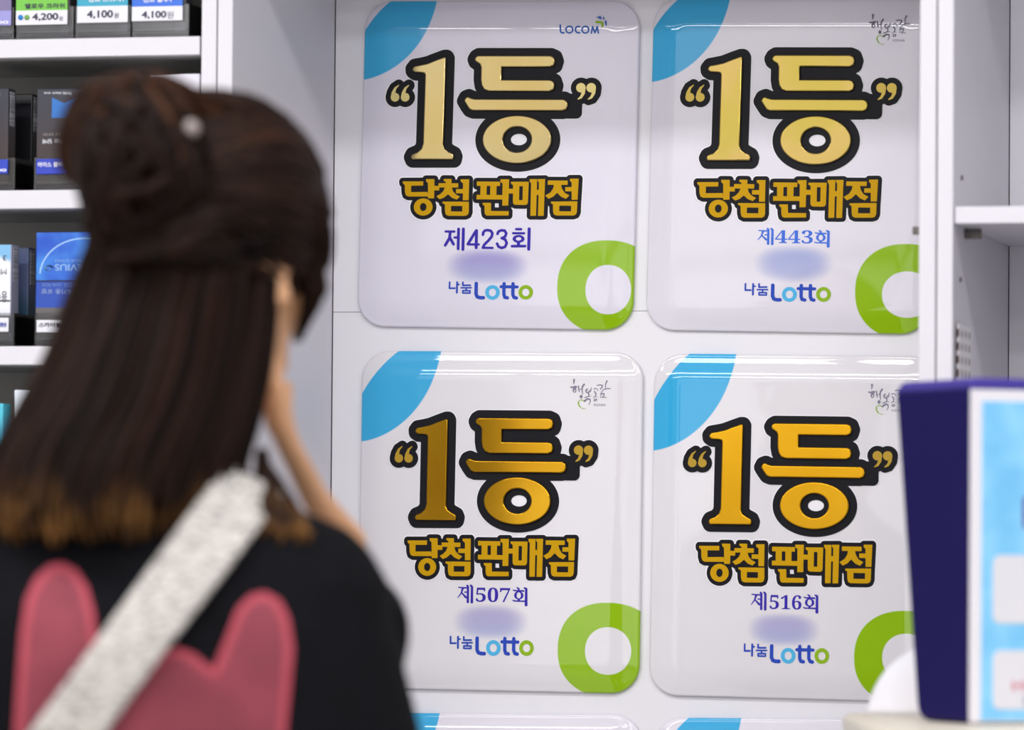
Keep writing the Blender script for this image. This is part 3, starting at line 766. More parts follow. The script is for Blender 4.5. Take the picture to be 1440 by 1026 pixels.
# second row
r2a = tray(-66, 20, 268, zr2, 'clear tray at the far left of the second shelf with blue card')
band_tag('price_card', -62, 224, 11, 245, YC, [(1, (36, 62, 186))], r2a); face_text('4,500', -24, 237, 9, 242, YC-.0003, M_INKW, r2a, 'price_text')
r2b = tray(47, 133, 267, zr2, 'clear tray on the second shelf with a blue name card beside the hair bun')
band_tag('price_card', 50.5, 222.5, 128, 245, YC, [(1, (36, 60, 184))], r2b); face_text('아이스 블라스트 원', 53, 227, 109, 235, YC-.0003, M_INKW, r2b, 'flavour_text')
face_text('4,500', 97, 238, 120, 243, YC-.0003, M_INKW, r2b, 'price_text')
r2c = tray(212, 281, 265, zr2, 'clear tray at the right end of the second shelf')
g2 = 'packs on the second shelf'
pA = pack('dark', -63, 12, 124.5, zr2, .0, 'dark cigarette pack with blue pennant at the far left of the second shelf', g2, True)
pack('black', -57, 18, 125, zr2, .058, 'black cigarette pack second in the left lane of the second shelf', g2, True)
pack('black', -55, 20, 125, zr2, .088, 'black cigarette pack third in the left lane of the second shelf', g2, True)
p = pack('dark', 52, 128, 124.5, zr2, .0, 'dark cellophaned cigarette pack with blue notched pennant beside the hair bun', g2, False)
face_text('THIS black one', 62, 129, 101, 133, YF+.0120, M_INKW, p, 'pack_text', True, .0); face_text('금연상담전화', 60, 186, 110, 191, YF+.0120, plain('ink_pale', (150, 140, 140)), p, 'pack_text', True, .0); face_text('건강 해치는 담배', 60, 195, 112, 202, YF+.0120, M_INKW, p, 'pack_text', True, .01)
face_text('THIS black one', -52, 129, 0, 133, YF+.0120, M_INKW, pA, 'pack_text', True, .0)
pack('lilac', 211, 281, 104, zr2, .0, 'tall white lilac pack at the right end of the second shelf above the hair', g2)
# third row
r3a = tray(-66, 20, 487, zr3, 'clear tray at the far left of the third shelf with a white price card')
band_tag('price_card', -62, 446.5, 12, 466.5, YC, [(1, (226, 226, 234))], r3a); face_text('4,500원', -30, 453, 9, 460, YC-.0003, M_INKB, r3a, 'price_text')
r3b = tray(48, 133, 486.5, zr3, 'clear tray on the third shelf with white name card under the blue pack')
band_tag('price_card', 51, 449.5, 126, 467, YC, [(1, (226, 226, 234))], r3b); face_text('스카이블루(롱)', 54.5, 453, 106, 461, YC-.0003, M_INK, r3b, 'flavour_text')
g3 = 'packs on the third shelf'
p = pack('white', -58, 16.5, 344, zr3, 0, 'white and sky blue cigarette pack at the far left of the third shelf', g3, True)
face_text('MEVIUS', -30, 378, 9, 386, YF+.0120, plain('ink_grey', (110, 112, 122)), p, 'pack_text', True, .0); face_text('3', 4, 359, 9, 366, YF+.0120, M_INK, p, 'pack_text', True, .0); face_text('경고 폐암수용', -45, 409, 10, 425, YF+.0120, M_INK, p, 'pack_text', False, .0)
pack('slate', -54, 19.5, 344, zr3, .044, 'slate blue cigarette pack second in the left lane of the third shelf', g3, True)
pack('slate', -54, 19.5, 344, zr3, .073, 'slate blue cigarette pack third in the left lane of the third shelf', g3, True)
p = pack('blue', 51, 127, 326.5, zr3, 0, 'bright blue cigarette pack upside down with pale swoosh on the third shelf', g3)
face_text('MEVIUS', 77, 371, 127, 380.5, YF+.0120, plain('ink_ice', (150, 190, 236)), p, 'pack_text', True, .01); face_text('SKY BLUE LONGS', 77, 364.5, 126, 368.5, YF+.0120, plain('ink_ice_small', (140, 180, 230)), p, 'pack_text', True, 0)
face_text('금연상담전화 1544-9030', 59, 397, 125, 404, YF+.0120, plain('ink_dim', (110, 140, 200)), p, 'pack_text', True, 0); face_text('흡연 폐기종 유발', 58, 406, 122, 413, YF+.0120, plain('ink_dim2', (160, 180, 220)), p, 'pack_text', True, 0)
zz = Shape((0, 0, 1)).line([(75, 376), (69, 373), (63, 376), (66, 380), (71, 379)], 2, 1.2)
me = shape_mesh([(zz, 0)], ext=.1, h=.2)
for v in me.vertices:
    w = hit(v.co.x, -v.co.y, YF+.0120); v.co = (w.x-p.location.x, w.y-p.location.y, w.z-p.location.z)
link('swirl_mark', me, plain('ink_swirl', (160, 196, 238)), p)
# fourth row
g4 = 'packs on the fourth shelf'
pack('cyan', -70, 4.5, 567, zr4, 0, 'turquoise cigarette pack at the far left of the lowest visible shelf', g4)
pack('snow', 20, 95, 548, zr4, 0, 'white and pale blue cigarette pack on the lowest visible shelf beside the hair', g4)
tray(-74, 8, 700, zr4, 'clear tray holding the turquoise pack'); tray(16, 99, 700, zr4, 'clear tray holding the white and pale blue pack')

# ------------------------------------------------------------------ counter, tissue, navy stand
DN = 4.26
zc = pt(1363, 1018.5, DN).z
a = pt(1184, 1004, 4.55)
M_BEIGE = plain('beige_counter', (226, 218, 202), .45, var=.02)
Fh = Vector((-math.sin(yaw), math.cos(yaw), 0)); Rh = Vector((math.cos(yaw), math.sin(yaw), 0))
ctr = empty('sales_counter', (a.x, a.y, 0)); ctr.rotation_euler = (0, 0, yaw); tag(ctr, 'beige sales counter corner in the lower right foreground', 'counter')
MB().box(0, .75, -.55, 0, zc-.035, zc, .008, 3).build('counter_top', M_BEIGE, ctr)
MB().box(.03, .72, -.52, -.03, 0, zc-.034, .003).build('counter_body', M_WHITE, ctr)
# navy stand
tn = NT('navy_plastic_lit_edge'); nz = tn.xyz()[2]
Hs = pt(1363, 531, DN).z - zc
tn.base(tn.mix(tn.ss(nz, Hs-.0115, Hs-.0055), lin((19, 10, 80)), lin((74, 64, 150)))); tn.set(Roughness=.55); tn.b.inputs['Specular IOR Level'].default_value = .1; M_NAVY = tn.m  # lighter top band paints the light caught by the rounded edge
k = rad(21)
stand = empty('display_stand', pt(1363, 1018.5, DN)); stand.location.z = zc+.0006; stand.rotation_euler = (0, 0, yaw+k)
tag(stand, 'tapered navy counter stand carrying a light blue printed panel', 'display stand')
Hs = pt(1363, 531, DN).z - zc
def depth_for(px, py):
    # side face runs back along local +y; find length so that its far edge lands on px
    ax = Vector((-math.sin(yaw+k), math.cos(yaw+k), 0)); best = None
    base = Vector((stand.location.x, stand.location.y, pt(1363, py, DN).z))
    for i in range(20, 500):
        q = base + ax*(i/1000) - CP; x = 720+FPX*q.dot(Rt)/q.dot(Fw)
        if best is None or abs(x-px) < best[0]: best = (abs(x-px), i/1000)
    return best[1]
dt, db = depth_for(1259, 545), depth_for(1291, 1005)
Wd = .26
def prof(x):
    n = 6; P = []; r = .012
    pts = [(0, 0), (db, 0), (dt, Hs), (0, Hs)]; out = []
    for i, (y, z) in enumerate(pts):
        p0, p1, p2 = Vector(pts[i-1]), Vector((y, z)), Vector(pts[(i+1) % 4])
        rr = .002 if i in (0, 3) else r
        d0, d2 = (p0-p1).normalized(), (p2-p1).normalized()
        for j in range(n+1):
            t_ = j/n; q = (p1+d0*rr)*(1-t_)**2 + p1*2*t_*(1-t_) + (p1+d2*rr)*t_**2
            out.append(Vector((x, q.x, q.y)))
    return out
def shrink(P, s):
    c = sum(P, Vector())/len(P); return [c+(p-c)*s + Vector((p.x-c.x, 0, 0))*(1-s) for p in P]
pr = prof(0)
mb = MB(); mb.loft([[Vector((x,)+tuple(p)[1:]) for p in shrink(pr, s)] for x, s in ((0, .975), (.002, .99), (.006, 1), (Wd-.006, 1), (Wd-.002, .99), (Wd, .975))])
mb.sm = [False]*len(mb.sm)
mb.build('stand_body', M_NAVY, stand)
def at_front(px, py):
    # pixel -> local point on the stand's front plane (y = -.002)
    nrm = Vector((math.sin(yaw+k), -math.cos(yaw+k), 0)); o = stand.location + nrm*.002
    d = ray(px, py); t_ = (o-CP).dot(nrm)/d.dot(nrm); w = CP+d*t_ - stand.location
    return (w.x*math.cos(yaw+k)+w.y*math.sin(yaw+k), w.z)
x0, z1 = at_front(1365, 547); _, zb = at_front(1365, 1019)
MB().box(x0, Wd-.004, -.0035, -.0004, .001, z1, .0008).build('white_frame', M_WHITE, stand)
x1, z2 = at_front(1380, 564)
t = NT('light_blue_print'); t.base(t.mix(t.ss(t.noise(22, 2), .35, .7), lin((112, 186, 232)), lin((142, 206, 244)))); t.set(Roughness=.4)
MB().box(x1, Wd-.012, -.0045, -.0034, .003, z2, .0003).build('blue_panel', t.m, stand)
def rrect(name, px0, py0, px1, py1, mat, y=-.0052, W2=None):
    a_, b_ = at_front(px0, py1), at_front(px1, py0); w, h = (W2 or b_[0]-a_[0]), b_[1]-a_[1]; r = .007; P = []
    for (cx, cz, a0) in ((a_[0]+w-r, b_[1]-r, 0), (a_[0]+r, b_[1]-r, 90), (a_[0]+r, a_[1]+r, 180), (a_[0]+w-r, a_[1]+r, 270)):
        for j in range(7): q = rad(a0+15*j); P.append((cx+r*math.cos(q), cz+r*math.sin(q)))
    m = MB(); m.loft([[Vector((x, -.0044, z)) for x, z in P], [Vector((x, y, z)) for x, z in P]]); m.sm = [False]*len(m.sm); return m.build(name, mat, stand)
M_CARD = plain('card_white', (212, 212, 220), .4, var=.01)
rrect('white_card', 1394, 781, 1500, 876, M_CARD, W2=.19); rrect('white_card', 1394, 914, 1500, 997, M_CARD, W2=.19)
def print_mark(rects, mat, y):
    m = MB()
    for a_, b_, c_, d_ in rects:
        p_, q_ = at_front(a_, d_), at_front(c_, b_); m.box(p_[0], q_[0], y, y+.0004, p_[1], q_[1])
    m.build('print_mark', mat, stand)
print_mark([(1421, 957, 1425, 971), (1426, 962, 1431, 965), (1433, 956, 1437, 971), (1438, 960, 1447, 963), (1440, 967, 1449, 970)], plain('text_rose', (206, 130, 146)), -.0056)
print_mark([(1436, 700, 1441, 742), (1441, 694, 1447, 706), (1441, 720, 1456, 726)], plain('text_violet', (96, 90, 160)), -.0050)
print_mark([(1437, 977, 1440, 992), (1441, 982, 1452, 985)], plain('text_greyblue', (150, 150, 176)), -.0056)
# tissue
tz = pt(1225, 1003, 4.5)
ts = MB(); vs = []; fs = []; nu, nv = 22, 14
for j in range(nv+1):
    for i in range(nu+1):
        u, v = i/nu, j/nv
        fold = .006*math.sin(u*7+v*2)*(1-.3*v) + .003*math.sin(u*17+1+v*5)
        wd = .052*math.sqrt(max(.02, 1-v**2.2))
        vs.append(((u-.5)*2*wd + .012*v, fold - .03*math.sin(math.pi*u) - .012*v, .064*v**.9 + .004*math.sin(u*7)*v))
for j in range(nv):
    for i in range(nu): fs.append((j*(nu+1)+i, j*(nu+1)+i+1, (j+1)*(nu+1)+i+1, (j+1)*(nu+1)+i))
ts.add(vs, fs, True)
tm = NT('tissue_white'); tm.base(lin((246, 245, 252))); tm.set(Roughness=.8); tm.b.inputs['Emission Color'].default_value = (1, 1, 1, 1); tm.b.inputs['Emission Strength'].default_value = 0
tp = pt(1300, 1003, 4.5)
to = ts.build('paper_tissue', tm.m); to.location = (tp.x, tp.y, zc+.0005); to.rotation_euler = (0, 0, yaw)
sm_ = to.modifiers.new('solid', 'SOLIDIFY'); sm_.thickness = .0012
tag(to, 'crumpled white paper tissue on the beige counter behind the navy stand', 'tissue')

# ------------------------------------------------------------------ person
DW = 3.9
HO = pt(300, 330, DW)                 # middle of the head
XF = Matrix((Rh, Fh, Vector((0, 0, 1)))).transposed()
XI = XF.transposed()
W0 = pt(250, 330, DW)
who = empty('person', (HO.x, HO.y, 0)); who.rotation_euler = (0, 0, yaw)
tag(who, 'person seen from behind, dark brown half-up hair, black sweater, hand raised to cheek', 'person')
HZ0 = HO.z
def L(px, py, v=0.0):
    w = XI @ (pt(px, py, DW+v) - HO); return Vector((w.x, w.y, w.z+HZ0))
def Q(u, v, w): return Vector((u, v, w+HZ0))
M_SKIN = NT('skin'); M_SKIN.base(M_SKIN.mix(M_SKIN.noise(14), lin((206, 152, 112)), lin((226, 176, 134)))); M_SKIN.set(Roughness=.5)
M_SKIN.b.inputs['Subsurface Weight'].default_value = .08; M_SKIN.b.inputs['Subsurface Radius'].default_value = (.01, .004, .002); M_SKIN = M_SKIN.m
af_ = rad(35); tilt = rad(14)
HR = Matrix.Rotation(-af_, 3, 'Z') @ Matrix.Rotation(-tilt, 3, 'X')      # head frame: x right ear, y face, z crown
HC = Q(0, 0, 0)
def hp(x, y, z): return HC + HR @ Vector((x, y, z))
b = MB()
b.ball(hp(0, -.005, .022), (.072, .090, .090), HR); b.ball(hp(0, .030, -.040), (.058, .058, .075), HR); b.ball(hp(0, .062, -.092), (.026, .024, .022), HR)
for s in (-1, 1):
    b.ball(hp(s*.040, .050, -.035), (.028, .028, .03), HR); b.ball(hp(s*.032, .075, .018), (.026, .016, .012), HR)
    b.tube([hp(s*.055, .0, -.05), hp(s*.022, .062, -.09)], .02, 8)
b.tube([hp(0, .086, .012), hp(0, .100, -.018), hp(0, .106, -.030)], [.008, .010, .012], 8); b.ball(hp(0, .096, -.034), (.017, .012, .008), HR)
b.ball(hp(0, .082, -.060), (.022, .012, .006), HR); b.ball(hp(0, .081, -.070), (.020, .012, .007), HR)
# ears
for s in (-1, 1):
    ring = [hp(s*(.074+.014*math.sin(a_)*.6+.008), -.012-.018*math.cos(a_)*1.0, -.020+.034*math.sin(a_)) for a_ in [rad(-90+d) for d in range(0, 300, 20)]]
    b.tube(ring, .0055, 8); b.ball(hp(s*.078, -.012, -.02), (.008, .018, .03), HR); b.ball(hp(s*.079, -.004, -.052), (.008, .01, .012), HR)
# neck, trunk, arms, legs
b.tube([hp(0, -.02, -.03), Q(-.02, -.035, -.16), Q(-.04, -.045, -.25)], [.056, .05, .058], 16)
UC = -.05
b.loft([[Q(UC+a_*math.cos(t_), -.04+c_*math.sin(t_), w) for t_ in [2*math.pi*i/28 for i in range(28)]] for w, a_, c_ in
        ((-.20, .06, .05), (-.235, .10, .06), (-.27, .145, .075), (-.36, .155, .095), (-.5, .145, .095), (-.62, .125, .085), (-.72, .15, .10), (-.80, .165, .11), (-.86, .15, .10))])
FL = -HZ0
for s in (-1, 1):
    b.tube([Q(UC+s*.085, -.04, -.80), Q(UC+s*.085, -.03, -1.12), Q(UC+s*.085, -.04, -1.22), Q(UC+s*.085, -.05, FL+.09)], [.08, .055, .05, .036], 14)
    b.tube([Q(UC+s*.085, -.06, FL+.04), Q(UC+s*.09, .04, FL+.035), Q(UC+s*.095, .13, FL+.025)], [.034, .036, .022], 12)
# left arm hangs, right arm is raised to the cheek
b.tube([Q(UC-.155, -.04, -.285), Q(UC-.20, -.04, -.55), Q(UC-.19, .04, -.78)], [.045, .035, .024], 12); b.ball(Q(UC-.19, .06, -.83), (.016, .032, .045))
EL = L(496, 764, .13); WR = L(404, 622, .015)
mid = WR.lerp(EL, .5) + Vector((-.004, 0, -.004))
b.tube([Q(.080, -.03, -.315), Q(.082, .05, -.31), EL], [.036, .028, .014], 12)
b.tube([EL, mid, WR], [.0135, .0118, .0098], 14)
kn = L(385, 548, -.012)
b.tube([WR, L(391, 592, .0), kn], [.0098, .0112, .0112], 12)
b.tube([WR + Vector((0, .008, 0)), L(393, 590, .03), L(389, 545, .035)], [.010, .012, .0112], 12)
b.tube([L(389, 548, .015), L(391, 600, .012)], [.0115, .0115], 12)
for i, (dv, ln, r) in enumerate(((-.018, .046, .0068), (.000, .062, .0076), (.019, .068, .0080), (.037, .060, .0078))):
    k0 = L(386, 548, dv); k1 = k0 + Vector((-.002, .004, ln*.5)); k2 = k1 + Vector((-.004, .006, ln*.32)); k3 = k2 + Vector((-.007, .006, ln*.2))
    b.tube([k0, k1, k2, k3], [r*1.1, r, r*.93, r*.75], 10); b.ball(k3, r*.78)
b.tube([L(392, 600, .04), L(398, 572, .062), L(402, 545, .075)], [.011, .009, .0075], 10); b.ball(L(402, 545, .075), .0075)
b.remesh('body', M_SKIN, who, vox=.0042, smooth=5)
# eyes
M_EYE = plain('eye_white', (236, 232, 228), .2); M_IRIS = plain('iris_dark', (40, 26, 20), .2)
for s in (-1, 1):
    e = MB(); e.ball(hp(s*.031, .078, .004), (.013, .011, .0085), HR); eo = e.build('eye', M_EYE, who)
    MB().ball(hp(s*.031, .0875, .004), (.0055, .003, .0055), HR).build('iris', M_IRIS, eo)
MB().ball(hp(0, .0925, -.0645), (.019, .004, .0055), HR).build('lips', plain('lip', (178, 92, 88), .4), who)

# sweater
s_ = MB(); CV = [(-.178, .072, .062, -.030), (-.198, .098, .066, -.034), (-.216, .124, .072, -.038), (-.230, .160, .078, -.042), (-.246, .177, .086, -.046), (-.272, .192, .098, -.050), (-.30, .194, .108, -.053),
                 (-.334, .204, .114, -.055), (-.388, .218, .118, -.056), (-.5, .222, .120, -.055), (-.65, .214, .122, -.05), (-.80, .212, .124, -.05), (-.84, .205, .12, -.05)]
def ringp(w, a_, c_, v0, n=40):
    P = []
    for i in range(n):
        t_ = 2*math.pi*i/n; ct, stt = math.cos(t_), math.sin(t_); e = 2/2.5
        P.append(Q(UC+a_*math.copysign(abs(ct)**e, ct), v0+c_*math.copysign(abs(stt)**e, stt), w))
    return P
s_.loft([ringp(*c) for c in CV])
s_.tube([Q(.10, -.03, -.315), Q(.105, .04, -.312), Q(.112, .09, -.305)], [.058, .052, .044], 14)
s_.tube([Q(UC-.16, -.04, -.30), Q(UC-.205, -.04, -.55), Q(UC-.20, .03, -.74)], [.06, .052, .045], 14)
tk = NT('black_knit'); tk.base(tk.mix(tk.noise(60), lin((8, 8, 11)), lin((17, 17, 22)))); tk.set(Roughness=.9); tk.b.inputs['Specular IOR Level'].default_value = .1
tk.bump(tk.noise(400), .3, .001)
sweater = s_.remesh('sweater', tk.m, who, vox=.007, smooth=4)
# trousers and shoes
tr = MB(); tr.loft([ringp(w, a_, c_, -.045) for w, a_, c_ in ((-.76, .155, .108), (-.85, .172, .118), (-.92, .17, .115))])
for s in (-1, 1): tr.tube([Q(UC+s*.085, -.04, -.84), Q(UC+s*.088, -.03, -1.12), Q(UC+s*.088, -.045, FL+.06)], [.088, .066, .056], 16)
tr.remesh('trousers', plain('dark_denim', (44, 48, 66), .8), who, vox=.008, smooth=4)
for s in (-1, 1):
    sh = MB(); sh.tube([Q(UC+s*.086, -.10, FL+.042), Q(UC+s*.086, -.05, FL+.05), Q(UC+s*.09, .05, FL+.045), Q(UC+s*.096, .15, FL+.03)], [.036, .046, .044, .028], 14)
    sh.box(UC+s*.088-.045, UC+s*.088+.045, -.13, .17, 0.0005, .03, .012, 3)
    sh.remesh('shoe', plain('shoe_white', (220, 218, 214), .5), who, vox=.006, smooth=3)
# raycast helper onto the back of the sweater
sv = [v.co.copy() for v in sweater.data.vertices]; bv = BVHTree.FromPolygons(sv, [tuple(p.vertices) for p in sweater.data.polygons])
cam_l = XI @ (CP - HO); cam_l = Vector((cam_l.x, cam_l.y, cam_l.z+HZ0))
def back(px, py, off=.003, dflt=-.15):
    q = L(px, py, 0); d = (q-cam_l).normalized()
    h_ = bv.ray_cast(cam_l, d)
    if h_[0] is None: return L(px, py, dflt), False
    return h_[0] - d*off, True
# rose print on the back: two upright lobes joined below
PR = Shape((0, 560, 2.2016))
LOBE1 = [(70, 1190), (45, 1130), (42, 1060), (52, 900), (65, 720), (80, 620), (110, 555), (150, 517), (190, 508), (235, 530), (270, 585), (290, 660), (300, 740), (330, 860), (380, 900), (450, 840), (500, 790), (545, 770), (600, 790), (660, 838), (700, 740), (735, 650), (775, 608), (820, 598), (865, 622), (895, 680), (908, 770), (900, 880), (884, 1040), (868, 1130), (830, 1190), (640, 1215), (300, 1215)]
PR.poly(*LOBE1)
bx = PR.bounds(); hh = 3.0
xs = np.arange(bx[0]-4, bx[2]+4, hh); ys = np.arange(bx[1]-4, bx[3]+2, hh); Xg, Yg = np.meshgrid(xs, ys); Fg = PR.field(Xg, Yg)
vid = {}; V = []; Fc = []
def vert(j, i):
    if (j, i) not in vid:
        x, y = Xg[j, i], Yg[j, i]; d = Fg[j, i]
        if d > 0 or d > -hh*.7:
            gx = (Fg[j, min(i+1, Fg.shape[1]-1)]-Fg[j, i-1]); gy = (Fg[min(j+1, Fg.shape[0]-1), i]-Fg[j-1, i]); l_ = math.hypot(gx, gy)+1e-9
            x -= gx/l_*d; y -= gy/l_*d
        p_, ok = back(x, y, .0035); vid[(j, i)] = len(V); V.append(p_[:])
    return vid[(j, i)]
for j in range(len(ys)-1):
    for i in range(len(xs)-1):
        if (Fg[j, i]+Fg[j+1, i]+Fg[j, i+1]+Fg[j+1, i+1])/4 < 0: Fc.append((vert(j, i), vert(j+1, i), vert(j+1, i+1), vert(j, i+1)))
me = bpy.data.meshes.new('sweater_print'); me.from_pydata(V, [], Fc); me.update(); me.polygons.foreach_set('use_smooth', [True]*len(me.polygons))
at_ = me.attributes.new('edge', 'FLOAT', 'POINT'); ev = np.zeros(len(V))
for (j, i), k_ in vid.items(): ev[k_] = min(1, max(0, -Fg[j, i]/14))
at_.data.foreach_set('value', ev)
tpn = NT('rose_mesh_print'); an = tpn.n('ShaderNodeAttribute', attribute_name='edge'); x, y, z = tpn.xyz()
gx = tpn.ma('ABSOLUTE', tpn.ma('SINE', tpn.ma('MULTIPLY', x, 560))); gz = tpn.ma('ABSOLUTE', tpn.ma('SINE', tpn.ma('MULTIPLY', z, 560)))
gr = tpn.ma('MULTIPLY', tpn.ma('MULTIPLY', gx, gz), 1.0)
inner = tpn.mix(gr, lin((82, 28, 40)), lin((152, 58, 74)))
inner = tpn.mix(tpn.ss(tpn.noise(18), .35, .75), inner, lin((134, 52, 66)))
tpn.base(tpn.mix(tpn.ss(an.outputs['Fac'], .5, 1.0), lin((166, 62, 78)), inner)); tpn.set(Roughness=.8)
link('sweater_print', me, tpn.m, sweater)

# shoulder strap (lies on the sweater, a thing of its own)
strap_root = None
la, lb = [(318, 652), (240, 760), (150, 884), (45, 1026), (-60, 1168), (-190, 1344)], [(398, 697), (322, 800), (240, 906), (152, 1026), (50, 1168), (-80, 1349)]
def along(P, t_):
    d = [0]
    for i in range(len(P)-1): d.append(d[-1]+math.dist(P[i], P[i+1]))
    s = t_*d[-1]
    for i in range(len(P)-1):
        if s <= d[i+1]+1e-9: k_ = (s-d[i])/(d[i+1]-d[i]); return (P[i][0]+(P[i+1][0]-P[i][0])*k_, P[i][1]+(P[i+1][1]-P[i][1])*k_)
    return P[-1]
N = 78; MW = 8; rows = []
for i in range(N+1):
    t_ = i/N; a_, c_ = along(la, t_), along(lb, t_); row = []
    for j in range(MW+1):
        s = j/MW; p_, ok = back(a_[0]+(c_[0]-a_[0])*s, a_[1]+(c_[1]-a_[1])*s, .0045, -.055)
        row.append(p_)
    rows.append(row)
# keep the strap smooth where it leaves the knit, and clear of it
R_ = np.array([[p_[:] for p_ in r] for r in rows])
for _ in range(14): R_[1:-1] = .5*R_[1:-1] + .25*(R_[:-2]+R_[2:])
R_[:, :, 1] -= .011
# over the shoulder to the front
top = R_[0]; fr = []
for k_, (dv, dw) in enumerate(((.10, -.12), (.08, -.07), (.05, -.028), (.02, -.004))): fr.append(top + np.array([.004, dv, dw]))
R_ = np.concatenate([np.array(fr), R_]); ni, nj = R_.shape[:2]
vs = [tuple(p_) for r in R_ for p_ in r]; fs = [(i*nj+j, i*nj+j+1, (i+1)*nj+j+1, (i+1)*nj+j) for i in range(ni-1) for j in range(nj-1)]
tt = NT('speckled_knit'); sv1 = tt.mapv(tt.obj(), (60, 60, 190)); rotm = tt.n('ShaderNodeMapping'); tt.put(rotm.inputs[0], tt.obj()); rotm.inputs['Rotation'].default_value = (0, rad(35), 0); rotm.inputs['Scale'].default_value = (120, 120, 420)
n1 = tt.noise(1.0, 4, rotm.outputs[0], .65); c = tt.mix(tt.ss(n1, .36, .54), lin((104, 100, 98)), lin((196, 192, 186))); tt.base(c); tt.set(Roughness=.95); tt.bump(n1, .5, .002)
st = MB(); st.add(vs, fs, True); so = st.build('shoulder_strap', tt.m)
so.location = who.location; so.rotation_euler = who.rotation_euler
q_ = so.modifiers.new('solid', 'SOLIDIFY'); q_.thickness = .004; q_.offset = 0
tag(so, 'speckled pale grey knitted bag strap running diagonally across the black sweater', 'strap')

# ------------------------------------------------------------------ hair
HB = MB(); cols = []
def strand(P, r0, r1=None, n=5, c=None, steps=12):
    P = [Vector(p_) for p_ in P]; out = []
    # Catmull-Rom
    for i in range(len(P)-1):
        p0, p1, p2, p3 = P[max(i-1, 0)], P[i], P[i+1], P[min(i+2, len(P)-1)]
        m = max(2, steps//(len(P)-1))
        for k_ in range(m):
            t_ = k_/m; out.append(.5*((2*p1)+(p2-p0)*t_+(2*p0-5*p1+4*p2-p3)*t_**2+(3*p1-p0-3*p2+p3)*t_**3))
    out.append(P[-1]); m = len(out); r1 = r0*.25 if r1 is None else r1
    rr = [r0*min(1, .5+i/m*3)+(r1-r0)*max(0, (i/m-.6)/.4) for i in range(m)]
    k0 = len(HB.v); HB.tube(out, rr, n, True); c = random.random() if c is None else c; cols.extend([c]*(len(HB.v)-k0))
def solid(fn, c=.3):
    k0 = len(HB.v); fn(); cols.extend([c]*(len(HB.v)-k0))
J = lambda s: random.uniform(-s, s)
HCc = L(300, 306, 0)
capR = Vector((.089, .098, .095))
def capdir(px, py, near=True):
    u = ((px-300)/1795)/capR.x; w = (-(py-306)/1795)/capR.z; q2 = 1-u*u-w*w
    return Vector((u, (-1 if near else 1)*math.sqrt(max(q2, 0)), w)).normalized()
def cap(d, k_=1.0): return HCc + Vector((d.x*capR.x, d.y*capR.y, d.z*capR.z))*k_
# skull hair mass (open over the face)
def skull():
    nu, nv = 40, 26; vs = []; fs = []
    fd = Vector((math.sin(af_), math.cos(af_), -.55)).normalized()
    for j in range(nv+1):
        ph = math.pi*j/nv
        for i in range(nu):
            th = 2*math.pi*i/nu; d = Vector((math.sin(ph)*math.cos(th), math.sin(ph)*math.sin(th), math.cos(ph)))
            k_ = .97
            f = d.dot(fd)
            if f > .45: k_ = .97-.35*min(1, (f-.45)/.3)
            if d.z < -.35 and d.y > -.2: k_ = min(k_, .72)
            vs.append(cap(d, k_))
    for j in range(nv):
        for i in range(nu): fs.append((j*nu+i, (j+1)*nu+i, (j+1)*nu+(i+1) % nu, j*nu+(i+1) % nu))
    HB.add(vs, fs, True)
solid(skull, .15)
gather = capdir(225, 260)
for i in range(330):
    # swept from forehead, temple and crown back to the bun
    ang = random.uniform(-40, 150); e = rad(ang)
    d0 = Vector((math.cos(e)*.95+J(.1), .25+J(.45), math.sin(e)*.95+.12+J(.1))).normalized()
    if d0.z < -.42: continue
    g1 = (gather+Vector((J(.22), 0, J(.25)))).normalized(); P = []
    k_ = 1.0+J(.018)
    for t_ in (0, .25, .5, .75, 1): 
        d = d0.slerp(g1, t_) if d0.angle(g1) > .02 else g1
        P.append(cap(d, k_+.025*math.sin(t_*math.pi)+.02*t_))
    strand(P, random.uniform(.0022, .0042), .002, c=random.random()*(1.5 if d0.z > .35 else 1))  # crown strands get a paler tone for overhead light
# temple hair falling in front of the ear
for i in range(120):
    x0 = random.uniform(400, 446); ty = random.uniform(395, 482); tend = L(452-(ty-400)*.42+J(7), ty, -.012); P = [L(x0-30+J(10), 190+(x0-395)*1.0+J(10), -.03), L(x0+14, 300+J(10), -.032+J(.01)), L(x0+12+J(4), 370, -.03), L(444+J(14), 400+J(14), -.022+J(.008)), tend]
    strand(P, random.uniform(.002, .0036), .0008)
# length hanging down the back
PLf = [(128, 330), (98, 418), (74, 484), (38, 560), (-6, 622), (-34, 700), (-26, 765)]
PRt = [(392, 392), (384, 470), (374, 540), (360, 600), (346, 648), (338, 700), (334, 752)]
def hang(t_, s, dv=0.0):
    x = s*6; i = min(int(x), 5); f = x-i
    xl = PLf[i][0]+(PLf[i+1][0]-PLf[i][0])*f; yl = PLf[i][1]+(PLf[i+1][1]-PLf[i][1])*f
    xr = PRt[i][0]+(PRt[i+1][0]-PRt[i][0])*f; yr_ = PRt[i][1]+(PRt[i+1][1]-PRt[i][1])*f
    vv = -.062-.05*(1-(2*t_-1)**2) - .055*s*(1-.65*min(1, max(0, (t_-.55)/.3))) + dv
    return (xl+(xr-xl)*t_, yl+(yr_-yl)*t_, vv)
def sheet():
    nu, nv = 36, 26; vs = []; fs = []
    for j in range(nv+1):
        for i in range(nu+1): x, y, v = hang(.015+.97*i/nu, .93*j/nv, .012); vs.append(L(x, y, v))
    for j in range(nv):
        for i in range(nu): fs.append((j*(nu+1)+i, j*(nu+1)+i+1, (j+1)*(nu+1)+i+1, (j+1)*(nu+1)+i))
    HB.add(vs, fs, True)
solid(sheet, .15)
